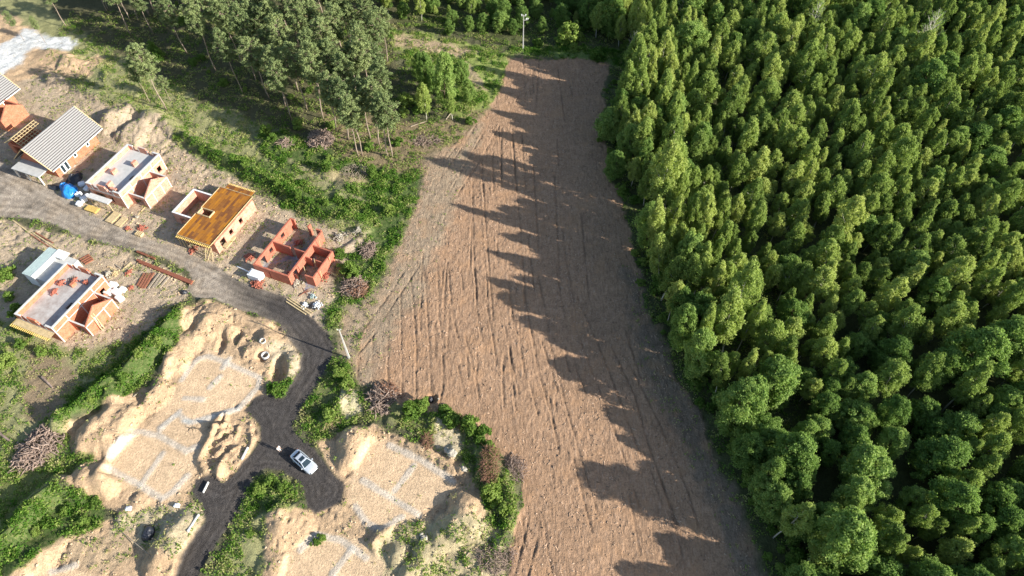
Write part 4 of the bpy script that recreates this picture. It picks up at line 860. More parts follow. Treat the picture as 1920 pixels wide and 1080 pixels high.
# ------------------------------------------------------------------ weeds and grass (one stuff object)
N0 = 640000
ux = rng.uniform(-110, 48, N0); uy = rng.uniform(20, 160, N0)
Sx, a1, a2 = regions(ux, uy)
pu, pv = PX(ux, uy)
clump = fbm(ux/1.6, uy/1.6, 3, 71)
pr = Sx[3]*np.clip((clump-.36)*4.5, .02, 1)
keep = (rng.random(N0) < pr*(.5+.25*Sx[4])) & (pu > -60) & (pu < 1500) & (pv < 1130)
ux, uy, lush, clump = ux[keep], uy[keep], Sx[4][keep], clump[keep]
print('tufts', len(ux))
ii = np.clip(np.searchsorted(gx, ux), 1, len(gx)-1); jj = np.clip(np.searchsorted(gy, uy), 1, len(gy)-1)
fx = (ux-gx[ii-1])/(gx[ii]-gx[ii-1]); fy = (uy-gy[jj-1])/(gy[jj]-gy[jj-1])
uz = (GZ[jj-1,ii-1]*(1-fx)+GZ[jj-1,ii]*fx)*(1-fy)+(GZ[jj,ii-1]*(1-fx)+GZ[jj,ii]*fx)*fy
k = 5; n = len(ux)*k
hh = np.repeat(.10+.5*np.clip((clump-.35)*2.5, 0, 1)*(.35+lush), k)
cen = np.repeat(np.stack([ux, uy, uz], -1), k, 0)+rng.normal(size=(n, 3))*np.array([.16, .16, 0]); cen[:, 2] += hh*rng.random(n)+.03
nor = rng.normal(size=(n, 3))+np.array([0, 0, .9])
cv = np.clip(.74-.58*np.repeat(lush, k)+np.repeat((fbm(ux/1.2, uy/1.2, 3, 81)-.5)*1.3, k)+rng.normal(size=n)*.16+.12*np.repeat(rng.normal(size=len(ux)), k), 0, 1)
V, Fq, colr = leaves(cen, nor, .07+.10*rng.random(n)+.06*np.repeat(lush, k), .5, cv)
tag(link('weeds', np_mesh('weeds', V, Fq, [M['lf_weed']], False, cols={'lc': colr})), 'grass and weeds on the banks, berms and waste ground', 'weeds', kind='stuff')

# ------------------------------------------------------------------ loose clods and wood chips (stuff)
def litter(name, n, xr, yr, prob, size, elong, cols, label, seed):
    global rng; rng = np.random.default_rng(seed)
    x = rng.uniform(*xr, n); y = rng.uniform(*yr, n); Sx, a1, a2 = regions(x, y); u_, v_ = PX(x, y)
    k = (rng.random(n) < prob(Sx, x, y)) & (u_ > -40) & (u_ < 1500) & (v_ < 1120) & (v_ > 60); x = x[k]; y = y[k]; m = len(x)
    ii = np.clip(np.searchsorted(gx, x), 1, len(gx)-1); jj = np.clip(np.searchsorted(gy, y), 1, len(gy)-1); fx = (x-gx[ii-1])/(gx[ii]-gx[ii-1]); fy = (y-gy[jj-1])/(gy[jj]-gy[jj-1])
    z = (GZ[jj-1,ii-1]*(1-fx)+GZ[jj-1,ii]*fx)*(1-fy)+(GZ[jj,ii-1]*(1-fx)+GZ[jj,ii]*fx)*fy
    s = size[0]*(size[1]/size[0])**(rng.random(m)**2.2); el = 1+rng.random(m)*(elong-1); ph = rng.random(m)*6.283+0; c, sn = np.cos(ph), np.sin(ph)
    O = np.array([(1,0,0),(0,1,0),(-1,0,0),(0,-1,0),(.1,.1,.8),(0,0,-.6)]); V = O[None]*(1+rng.normal(size=(m, 6, 3))*.22)
    X = V[:, :, 0]*(s*el)[:, None]; Y = V[:, :, 1]*(s/np.sqrt(el))[:, None]; Z = V[:, :, 2]*(s/np.sqrt(el))[:, None]*.8
    V = np.stack([X*c[:, None]-Y*sn[:, None]+x[:, None], X*sn[:, None]+Y*c[:, None]+y[:, None], Z+z[:, None]+(s*.1)[:, None]], -1).reshape(-1, 3)
    T = np.array([(0,1,4),(1,2,4),(2,3,4),(3,0,4),(1,0,5),(2,1,5),(3,2,5),(0,3,5)]); F = (T[None]+6*np.arange(m)[:, None, None]).reshape(-1, 3)
    cv = np.repeat(rng.random(m), 6); col = np.stack([cv, cv, cv, np.ones_like(cv)], -1)
    mt, nt, b, N, K = nodes(name); at = N.new('ShaderNodeAttribute'); at.attribute_name = 'lc'; r = N.new('ShaderNodeValToRGB'); e = r.color_ramp.elements; e[0].color = cols[0]+(1,); e[1].color = cols[1]+(1,)
    K.new(at.outputs['Fac'], r.inputs[0]); K.new(r.outputs[0], b.inputs['Base Color']); b.inputs['Roughness'].default_value = .95; b.inputs['Specular IOR Level'].default_value = .1
    tag(link(name, np_mesh(name, V, F, [mt], False, cols={'lc': col})), label, name.replace('_', ' '), kind='stuff'); print(name, m)
nearpad = lambda x, y: np.clip(fbm(x/3, y/3, 2, 51)*3-1.1, .05, 1)
litter('sand_clods', 60000, (-75, 10), (22, 130), lambda S_, x, y: ((S_[6] > .5)&(S_[3] > .008))*nearpad(x, y)*.55, (.05, .30), 1.6, ((.34,.25,.16), (.56,.42,.28)), 'loose sand clods and pebbles over the dug plots', 41)
litter('wood_chips', 120000, (-32, 45), (20, 160), lambda S_, x, y: (S_[5] > .6)*np.clip(fbm(x/2, y/4, 2, 52)*3-.9, .1, 1)*.5, (.04, .17), 3.2, ((.20,.135,.09), (.52,.37,.26)), 'wood chips and soil clods strewn over the bare field', 42)

# ------------------------------------------------------------------ heaps, boards, packs
rng = np.random.default_rng(5); random.seed(5)
def brick_pile(u, v, r, h, n, label, m='loose_brick', z=None, size=(.25, .12, .2), name='brick_pile', group=None, loc=None):
    b = MB(); x, y, zz = loc or G(u, v)
    if z is not None: zz = z
    for i in range(n):
        q = r*min(.9, abs(random.gauss(0, .42))); a = random.uniform(0, 6.28); hh = h*max(0, 1-q/r)*random.random()**.5
        Mx = Matrix.Rotation(random.uniform(0, 6.28), 3, 'Z')@Matrix.Rotation(random.uniform(-.6, .6)*(hh > .05), 3, 'X')
        b.obox((q*math.cos(a), q*math.sin(a), hh+size[2]/2), [s*random.uniform(.8, 1.25) for s in size], Mx)
    return tag(b.build(name, M[m], None, (x, y, zz)), label, name.replace('_', ' '), group)
def plank(p, q, wd, ht, label, m='timber', name='plank', group=None, z0=None, z1=None, cat='plank'):
    a = list(G(*p)); b = list(G(*q)); 
    if z0 is not None: a[2] = z0
    if z1 is not None: b[2] = z1
    a = Vector(a); b = Vector(b); a.z += ht/2+.04; b.z += ht/2+.04; c = (a+b)/2
    mb = MB(); mb.bar(a-c, b-c, wd, ht); o = mb.build(name, M[m], None, c)
    return tag(o, label, cat, group)
def superbox(name, mt, loc, sx, sy, sz, label, cat, p=4, rz=0, wob=.05, group=None, seed=0):
    n = 18; th = np.linspace(-math.pi/2, math.pi/2, n); ph = np.linspace(0, 2*math.pi, 2*n, endpoint=False)
    T, Ph = np.meshgrid(th, ph, indexing='ij'); f = lambda w: np.sign(w)*abs(w)**(2/p)
    X = f(np.cos(T))*f(np.cos(Ph)); Y = f(np.cos(T))*f(np.sin(Ph)); Z = f(np.sin(T))
    w = 1+(vn(X*2.3+seed, Y*2.3+Z*1.9, 3)-.5)*wob*2+(vn(X*5+seed, Y*5+Z*4, 4)-.5)*wob
    V = np.stack([X*w*sx/2, Y*w*sy/2, (Z*w+1)*sz/2], -1).reshape(-1, 3)
    m = 2*n; F = [(i*m+k, i*m+(k+1) % m, (i+1)*m+(k+1) % m, (i+1)*m+k) for i in range(n-1) for k in range(m)]
    return tag(link(name, np_mesh(name, V, F, [M[mt]], True), None, loc, rz), label, cat, group)
def heap(name, mt, loc, rx, ry, h, label, cat, rz=0, fold=.25, seed=0, group=None):
    n = 30; V = []; F = []
    for j in range(n+1):
        for i in range(n+1):
            a, b = i/n*2-1, j/n*2-1; d = math.hypot(a, b)
            V.append((a, b, d))
    V = np.array(V); d = np.minimum(V[:, 2]+(vn(V[:, 0]*2+seed, V[:, 1]*2, 7)-.5)*.5, 1.0)
    z = h*(1-d**2.2)+fold*h*(fbm(V[:, 0]*3+seed, V[:, 1]*3, 4, 8)-.5)*(d < 1)
    sc = np.minimum(1, 1/np.maximum(V[:, 2], 1e-6)); W = np.stack([V[:, 0]*sc*rx, V[:, 1]*sc*ry, np.maximum(z, -.05)], -1)
    F = [(j*(n+1)+i, j*(n+1)+i+1, (j+1)*(n+1)+i+1, (j+1)*(n+1)+i) for j in range(n) for i in range(n)]
    rim = [i for i in range(n+1)]+[(j)*(n+1)+n for j in range(1, n+1)]+[n*(n+1)+i for i in range(n-1, -1, -1)]+[j*(n+1) for j in range(n-1, 0, -1)]
    W = np.concatenate([W, W[rim]*np.array([1, 1, 0])+np.array([0, 0, -.3])]); base = (n+1)**2; R_ = len(rim)
    F += [(rim[(k+1) % R_], rim[k], base+k, base+(k+1) % R_) for k in range(R_)]
    return tag(link(name, np_mesh(name, W, F, [M[mt]], False), None, loc, rz), label, cat, group)
def brush(u, v, rx, ry, h, n, mt, label, ln=(1.0, 2.4), rad=(.03, .09), name='brush_pile', rz=0, loc=None):
    b = MB(); x, y, z = loc or G(u, v); cr, sr = math.cos(rz), math.sin(rz)
    for i in range(n):
        q = math.sqrt(random.random()); a = random.uniform(0, 6.28); lx, ly = q*rx*math.cos(a), q*ry*math.sin(a)
        c = Vector((lx*cr-ly*sr, lx*sr+ly*cr, h*.75*(1-q*q)*random.random()+.1)); l = random.uniform(*ln)
        d = Vector((random.gauss(0, 1), random.gauss(0, 1), random.gauss(.05, .35))).normalized()*l/2; k = Vector((random.uniform(-.25,.25), random.uniform(-.25,.25), random.uniform(-.1,.3)))*l
        r = random.uniform(*rad); b.tube([c-d, c+k*.5, c+d], [r, r*.8, r*.25], 5)
        if random.random() < .4: b.tube([c+k*.5, c+d*.7+Vector((random.uniform(-.5,.5), random.uniform(-.5,.5), random.uniform(0,.5)))], [r*.6, r*.15], 4)
    return tag(b.build(name, M[mt], None, (x, y, z)), label, 'brush pile')
heap('tarp_or_shade_pile', 'tarp_blue', G(131, 360), 1.5, 2.0, 1.7, 'bright blue plastic tarp crumpled over a pile beside the tiled house', 'tarp', rz=.5, seed=3)
heap('tarp_or_shade_pile', 'tarp_blue', G(122, 352), 1.0, 1.1, 1.1, 'smaller blue tarp lump at the left end of the blue pile', 'tarp', seed=9)
heap('tarp_or_shade_pile', 'tarp_or_shade_black', G(140, 335), 1.5, 1.9, 1.0, 'black plastic heap in the shade between tiled house and pale shell', 'tarp', seed=6)  # dark form added where the house shade falls
heap('tarp_or_shade_pile', 'tarp_or_shade_black', G(103, 352), 1.5, .7, .45, 'flat black sheet bunched left of the blue tarp', 'tarp', rz=-.4, seed=16)  # dark form added in place of the blue tarp's cast shadow
for i, (u, v, q, lab) in enumerate([(150,368,1.2,'white bulk bag nearest the blue tarp'),(160,377,1.3,'largest white bulk bag, on the road side of the group'),(151,385,1.1,'lowest white bulk bag beside the yellow sheet stack'),(165,370,.9,'small white bulk bag closest to the porch slab')]):
    superbox('bulk_bag', 'tarp_white', G(u, v), q, q*.9, q*.85, lab, 'bag', p=3.2, rz=i*.7, wob=.16, group='white bulk bags by the blue tarp', seed=i*3)
for i, (u, v, lab) in enumerate([(155,347,'bluish wrapped bundle closest to the shell wall'),(165,355,'bluish wrapped bundle at the shell corner')]):
    superbox('wrapped_bundle', 'tarp_white', G(u, v), 1.3, 1.0, .7, lab, 'bundle', p=5, rz=.4+i, wob=.1, group='wrapped bundles in the shade', seed=20+i)
def sheet_stack(u, v, sx, sy, n, label, mt='timber_yellow', rz=HROT, name='board_stack'):
    b = MB()
    for x in (-.4, 0, .4): b.box(x*sx-.05, -sy/2, 0, x*sx+.05, sy/2, .1)
    for i in range(n): dx, dy = random.uniform(-.06, .06), random.uniform(-.05, .05); b.box(-sx/2+dx, -sy/2+dy, .1+i*.05, sx/2+dx, sy/2+dy, .145+i*.05)
    return tag(b.build(name, M[mt], None, G(u, v), rz), label, 'board stack')
sheet_stack(174, 394, 2.6, 1.3, 7, 'yellow formwork board stack on the road edge by the white bags', rz=HROT)
sheet_stack(213, 409, 1.6, 2.6, 5, 'pale boards laid in a stack below the shell porch', 'timber')
sheet_stack(228, 417, 1.3, 2.2, 4, 'second pale board stack right of the first, with gaps', 'timber')
sheet_stack(430, 455, 1.0, 3.0, 4, 'long board stack between the deck house and the roofless house', 'timber')
for i in range(5): plank((196+i*4, 405+i*3), (206+i*5, 397+i*3), .14, .06, 'loose board beside the pale stacks under the shell porch', group='loose boards under the shell porch')
plank((273,388),(243,421), .16, .1, 'single long board lying from the garage corner to the road', 'timber')
plank((445,500),(470,512), .2, .1, 'long white plank lying left of the white container', 'white')
b = MB()
for i in range(4): b.box(-.62+i*.38, -.5, 0, -.42+i*.38, .5, .45)
b.box(-.7, -.55, -.02, .7, .55, .07); tag(b.build('block_crate', M['timber'], None, G(262, 440), HROT), 'small pale ribbed crate standing at the road edge', 'crate')
brick_pile(266, 429, 1.2, .4, 70, 'low red brick scatter behind the ribbed crate'); brick_pile(240, 430, .9, .3, 40, 'small brown brick scatter on the road verge below the pale boards')
brick_pile(258, 409, .5, .5, 18, 'small grey bag heap on the sand left of the garage shell', 'rock', name='rubble_pile')
brick_pile(468, 483, 1.3, .6, 110, 'loose red bricks heaped at the left wall of the roofless house'); brick_pile(484, 533, 1.7, .5, 140, 'long red brick heap lying on the road below the white container')
brick_pile(362, 470, 1.1, .3, 60, 'flat brick scatter under the props of the plywood deck')
brick_pile(0, 0, 1.1, .5, 90, 'dark brick heap on the far room floor of the roofless house', loc=(*L(63.0, -67.2), .0)); brick_pile(0, 0, 1.0, .6, 90, 'dark brick heap in the near room corner of the roofless house', loc=(*L(56.0, -64.6), .0))
zs = gz(*L(35.1, -95.6))-.12+3.1
for a, b_, n, lab in [(38.3,-98.0,70,'brick heap on the upper slab of the orange shell, near its middle'),(36.4,-97.6,60,'brick heap on the orange shell slab, nearer the canopy'),(39.6,-96.2,40,'small brick heap on the orange shell slab, right part'),(39.8,-94.2,24,'few bricks on the orange shell slab beside the right wall')]:
    brick_pile(0, 0, .8, .5, n, lab, loc=(*L(a, b_), zs))
plk = MB()
for i in range(4): plk.box(i*.3, -.9+.1*i, .02+.0*i, i*.3+.16, .9+.1*i, .1)
tag(plk.build('board_stack', M['timber_grey'], None, (*L(38.9, -97.2), zs), HROT+.7), 'grey boards strewn on the slab of the orange shell', 'board stack')
x, y, z = G(482, 521); r = empty('site_container', (x, y, z), HROT, 'white block pack wrapped in film beside the roofless house', 'pack')
MB().box(-1.2, -.75, .12, 1.2, .75, 1.3).build('pack', M['tarp_white'], r)
for yy in (-.5, 0, .5): MB().box(-1.15, yy-.07, 0, 1.15, yy+.07, .12).build('skid', M['timber'], r)
MB().box(-.9, -.5, 1.3, 1.0, .6, 1.42).build('cover', M['white'], r)
r.name = 'wrapped_pack'
for i, (u, v, q, lab) in enumerate([(214,538,1.15,'white wrapped pack, topmost of the group at the orange shell corner'),(206,551,1.2,'white wrapped pack touching the orange shell wall'),(220,551,1.2,'white wrapped pack in the middle of the group'),(226,562,1.1,'white wrapped pack, lowest of the group'),(232,545,.9,'small white wrapped pack at the right of the group')]):
    superbox('wrapped_pack', 'white', G(u, v), q*1.2, q, q*.8, lab, 'pack', p=9, rz=HROT+random.uniform(-.2, .2), wob=.04, group='white packs by the orange shell', seed=i)
# long brown beams and their bearers
for p, q, lab in [((258,489),(362,530),'longest brown beam of the pair along the road, upper one'),((262,493),(360,533),'brown beam of the long pair along the road, lower one'),((258,473),(292,487),'short brown beam above the long pair by the road')]:
    plank(p, q, .38, .34, lab, 'rust', 'beam', 'brown beams along the road', cat='beam')
for i in range(13):
    t = i/12; u, v = 262+98*t, 491+40*t; plank((u-5, v+4), (u+5, v-5), .1, .08, 'pale bearer stick under the long brown beams', group='bearer sticks under the brown beams')
for i, (p, q, m_) in enumerate([((271,513),(258,536),'timber_brown'),((277,513),(262,539),'timber_brown'),((283,513),(266,541),'timber_brown'),((289,512),(271,541),'timber_brown'),((300,513),(278,542),'timber_grey'),((305,515),(286,541),'timber_grey'),((311,517),(291,540),'timber_grey'),((317,520),(300,540),'timber_grey')]):
    plank(p, q, .34, .16, ('dark brown' if i < 4 else 'grey')+' plank laid side by side below the long beams', m_, group='planks below the long beams')
for i, (p, q) in enumerate([((62,437),(112,470)),((58,440),(106,473)),((24,413),(60,440)),((66,436),(100,456))]): plank(p, q, .2, .14, 'long thin timber lying along the road left of the sheet-roofed annex', 'timber_brown' if i % 2 else 'timber', group='long timbers left of the annex')
for i, (p, q) in enumerate([((150,488),(168,478)),((153,491),(171,481)),((157,493),(174,484)),((160,496),(176,487))]): plank(p, q, .26, .2, 'short brown beam in the row behind the orange shell', 'timber_brown', 'beam', 'short beams behind the orange shell', cat='beam')
for p, q, lab in [((204,500),(222,508),'dark board thrown on the rubble behind the white packs'),((216,496),(226,503),'pale board over the rubble behind the white packs'),((138,476),(145,480),'grey board end in the scrap behind the annex'),((228,508),(246,492),'pale board slanting towards the long beams'),((234,512),(250,500),'second pale board slanting towards the long beams'),((252,497),(240,518),'board beside the brick bits near the long beams')]: plank(p, q, .25, .1, lab, random.choice(['timber', 'timber_grey']))
brick_pile(203, 515, 1.1, .5, 60, 'grey rubble heap between the annex road side and the white packs', 'rock', name='rubble_pile'); brick_pile(247, 540, .8, .3, 36, 'red brick bits beside the brown planks'); brick_pile(216, 512, .9, .3, 40, 'pale block scatter behind the white packs', 'timber', name='rubble_pile'); brick_pile(142, 481, .8, .3, 26, 'grey scrap heap behind the sheet-roofed annex', 'timber_grey', name='rubble_pile'); brick_pile(243, 512, .9, .35, 40, 'brown brick bits left of the brown planks')
heap('bag_pile', 'tarp_or_shade_black', G(345, 548), .6, .5, .5, 'black bag on the verge where the road bends', 'bag', seed=30)
for i, (p, q) in enumerate([((538,561),(582,590)),((542,559),(586,587)),((537,566),(574,590))]): plank(p, q, .18, .12, 'long yellow-grey pole of the trio lying at the road bend', 'timber', 'timber_pole', 'poles at the road bend', cat='pole')
brick_pile(572, 573, .9, .35, 40, 'heap of blue-grey plastic scraps at the road bend, left', 'tarp_white', name='scrap_pile'); brick_pile(595, 573, 1.0, .4, 50, 'heap of white and dark plastic scraps at the road bend, right', 'tarp_white', name='scrap_pile'); brick_pile(586, 575, .9, .3, 26, 'dark scraps between the two pale plastic heaps', 'tarp_or_shade_black', name='scrap_pile'); brick_pile(586, 558, .8, .2, 22, 'greenish rags near the rusty bars', 'metal_sheet', name='scrap_pile')
for p, q in (((560,556),(578,543)),((564,552),(583,545)),((568,541),(576,553))): plank(p, q, .08, .06, 'rusty bar thrown down outside the roofless house', 'rust', 'steel_bar', 'rusty bars outside the roofless house', cat='bar')
brick_pile(557, 530, 1.3, .5, 70, 'pale block rubble at the near corner of the roofless house', 'rock', name='rubble_pile'); brick_pile(612, 520, 1.2, .4, 60, 'pinkish rubble at the right wall of the roofless house', 'loose_brick', name='rubble_pile'); brick_pile(637, 446, 1.6, .5, 70, 'pale stones on the bank foot behind the roofless house', 'rock', name='rubble_pile'); brick_pile(672, 432, 1.3, .5, 50, 'pale stones at the end of the bank near the field', 'rock', name='rubble_pile')
# rings, blocks, curbs
def ring(u, v, r, h, lab):
    b = MB(); n = 28; V = []; F = []
    for k in range(n):
        a = 2*math.pi*k/n; c, s = math.cos(a), math.sin(a)
        V += [(r*c, r*s, 0), (r*c, r*s, h), (r*.84*c, r*.84*s, h), (r*.84*c, r*.84*s, -.4)]
    for k in range(n):
        a, c = 4*k, 4*((k+1) % n); F += [(a, c, c+1, a+1), (a+1, c+1, c+2, a+2), (a+2, c+2, c+3, a+3)]
    b.add(V, F); return tag(b.build('manhole_ring', M['concrete'], None, G(u, v)), lab, 'manhole ring')
ring(500, 671, .62, 1.0, 'white concrete manhole ring standing beside the dark hole'); ring(493, 640, .5, .25, 'low concrete ring half buried above the standing one')
for p, q, w_, lab in [((466,840),(454,863),.16,'pale kerb board on the road edge opposite the person'),((374,966),(353,998),.16,'pale kerb board on the sand edge of the lower road'),((382,925),(392,905),.12,'short pale kerb board at the upper edge of the dark road spur')]: plank(p, q, w_, .4, lab, 'concrete', 'kerb_board', cat='kerb')
superbox('bag', 'tarp_white', G(333, 949), .8, .6, .5, 'white bag at the corner of the sand pad near the road spur', 'bag', wob=.15); superbox('bag', 'tarp_white', G(242, 955), .9, .7, .4, 'whitish bag among weeds left of the lower sand pad', 'bag', wob=.2, seed=4)
heap('bag_pile', 'tarp_or_shade_black', G(278, 1000), .9, 1.2, .8, 'black plastic bag in the hollow beside the lower sand mound', 'bag', seed=12)
for u, v, s, lab in [(848,850,1.5,'pale concrete lump on the sand rim below the bright bush'),(838,845,1.0,'smaller grey concrete lump left of the pale one'),(795,1010,1.1,'grey boulder in the rough sand at the bottom'),(790,1003,.7,'small grey stone behind the grey boulder'),(870,880,1.0,'pale lump at the pad corner by the rusty plants'),(822,748,.35,'dark pebble right of the black stump')]: superbox('boulder', 'rock', G(u, v, -.2*s), s*.9, s*.75, s*.6, lab, 'boulder', p=2.6, wob=.25, rz=u, seed=u)
heap('stump', 'tarp_or_shade_black', G(808, 749), .5, .6, .7, 'black charred stump at the end of the dark furrow', 'stump', seed=2)
b = MB(); b.tube([(-1, .3, .25), (-.2, 0, .3), (.7, .1, .4), (1.3, -.3, .3)], [.05, .06, .05, .02]); b.tube([(-.2, 0, .3), (.1, -.7, .5), (.3, -1.1, .3)], [.05, .03, .015]); b.tube([(.2, .05, .35), (.5, .7, .5)], [.03, .012]); b.tube([(.7, .1, .4), (.9, -.5, .3)], [.03, .012])
tag(b.build('dead_branch', M['bark_dark'], None, G(365, 806)), 'dark dead branch lying on the pale concrete patch of the pad', 'branch')
for p, q, r, lab in [((80,708),(100,728),.2,'pale log among brown litter below the dull green'),((-2,812),(20,828),.22,'pale log at the left frame edge'),((250,745),(262,735),.1,'white stick on the weedy berm'),((226,995),(282,1042),.06,'long thin pipe lying across the lower sand'),((642,748),(655,738),.08,'pale stick in the roadside weeds'),((1000-60,950),(930,975),.09,'pale stick on the slope by the field'),((870,1048),(885,1030),.08,'pale stick in the rough ground at the bottom'),((836,225),(852,205),.12,'fallen pale trunk under the leafy clump'),((770,238),(800,228),.1,'grey fallen branch left of the leafy clump foot')]:
    a = Vector(G(*p)); c = Vector(G(*q)); a.z += r; c.z += r; o = (a+c)/2; b = MB(); b.tube([a-o, (a+c)/2-o+Vector((0, 0, .05)), c-o], [r, r*.9, r*.6], 7); tag(b.build('log', M['root' if r > .15 else 'timber_grey'], None, o), lab, 'log')
brush(76, 838, 2.7, 4.2, 1.8, 420, 'root', 'big heap of pinkish-brown roots and stumps by the left frame edge', rad=(.04, .13), rz=-.5)
brush(601, 264, 2.6, 2.8, 2.2, 330, 'root', 'pale pink root heap in front of the pine stand', rad=(.04, .13))
brush(664, 540, 2.2, 2.4, 1.7, 260, 'root', 'brown root and twig heap beside the field near the roofless house', rad=(.03, .08)); brush(672, 545, 1.6, 1.6, 1.4, 160, 'twig_rust', 'rusty dry twig heap on the right of the brown root heap')
brush(716, 750, 2.4, 2.6, 1.8, 300, 'root', 'dark brown root heap at the near corner of the furrowed field', rad=(.03, .09)); brush(724, 738, 1.8, 1.5, 1.5, 220, 'twig_rust', 'rusty dry branches on top of the root heap at the field corner')
brush(690, 470, 1.4, 1.8, 1.0, 140, 'root', 'grey-brown twig heap at the bank end by the field'); brush(800, 832, 1.0, 1.6, 1.0, 150, 'twig_rust', 'rusty red dead plant on the sand rim left of the bright bush', ln=(.5, 1.2), rad=(.02, .04))
brush(868, 795, .8, 1.2, 1.0, 110, 'twig_rust', 'rusty dead shrub right of the bright bush', ln=(.5, 1.2), rad=(.02, .04)); brush(918, 872, 1.5, 3.0, 1.3, 300, 'twig_rust', 'long rusty bank of dead brush above the right sand mound', ln=(.6, 1.5), rad=(.02, .05)); brush(965, 880, 1.6, 2.2, 1.0, 200, 'root', 'brown root litter where the strip meets the field', ln=(.6, 1.6), rad=(.02, .06))
brush(930, 1045, 2.8, 2.2, 1.0, 260, 'root', 'dark twig litter at the lowest end of the field strip', ln=(.6, 1.6), rad=(.02, .05)); brush(800, 265, 3.2, 1.8, .6, 170, 'root', 'scattered root litter on bare ground near the field top', ln=(.6, 1.5), rad=(.03, .08)); brush(665, 325, 2.8, 2.2, .9, 200, 'timber_grey', 'dry grey branches on top of the grassy mound', ln=(.8, 1.8), rad=(.02, .045))
brush(620, 800, 1.4, 1.0, .5, 60, 'timber', 'pale straw sticks at the road edge opposite the car', ln=(.8, 1.6), rad=(.015, .03)); brush(535, 270, 1.5, 1.2, .7, 80, 'root', 'small dry branch heap on the weedy hump')

# ------------------------------------------------------------------ utility poles
def upole(u, v, h, label, arm):
    x, y, z = G(u, v); r = empty('utility_pole', (x, y, z-.1), 0, label, 'utility pole')
    b = MB(); n = 6
    for i in range(n): a = .145-.014*i; a2 = .145-.014*(i+1); z0 = h*i/n; z1 = h*(i+1)/n; b.add([(-a,-a*.8,z0),(a,-a*.8,z0),(a,a*.8,z0),(-a,a*.8,z0),(-a2,-a2*.8,z1),(a2,-a2*.8,z1),(a2,a2*.8,z1),(-a2,a2*.8,z1)],[(0,1,5,4),(1,2,6,5),(2,3,7,6),(3,0,4,7)]+([(3,2,1,0)] if i == 0 else [])+([(4,5,6,7)] if i == n-1 else []))
    b.build('post', M['pole'], r)
    if arm:
        MB().bar((-.1, 0, h-1.4), (1.0, .1, h-1.3), .09, .09).build('crossarm', M['pole'], r); MB().bar((-.5, 0, h-.3), (.5, 0, h-.3), .1, .1).build('crossarm', M['pole'], r)
        for q in ((.95, .1, h-1.25), (.6, .06, h-1.27), (-.45, 0, h-.25), (.45, 0, h-.25)): MB().tube([q, (q[0], q[1], q[2]+.2), (q[0], q[1], q[2]+.38)], [.04, .13, .07], 8).build('insulator', M['white'], r)
    else:
        for s in (-1, 1): MB().tube([(s*.1, 0, h-.2), (s*.28, 0, h-.12), (s*.28, 0, h+.12)], [.03, .04, .05], 7).build('insulator', M['white'], r)
upole(655, 672, 8.6, 'pale concrete pole at the near corner of the field beside the road', False)
upole(981, 93, 9.1, 'pale concrete pole with crossarms at the far end of the field', True)

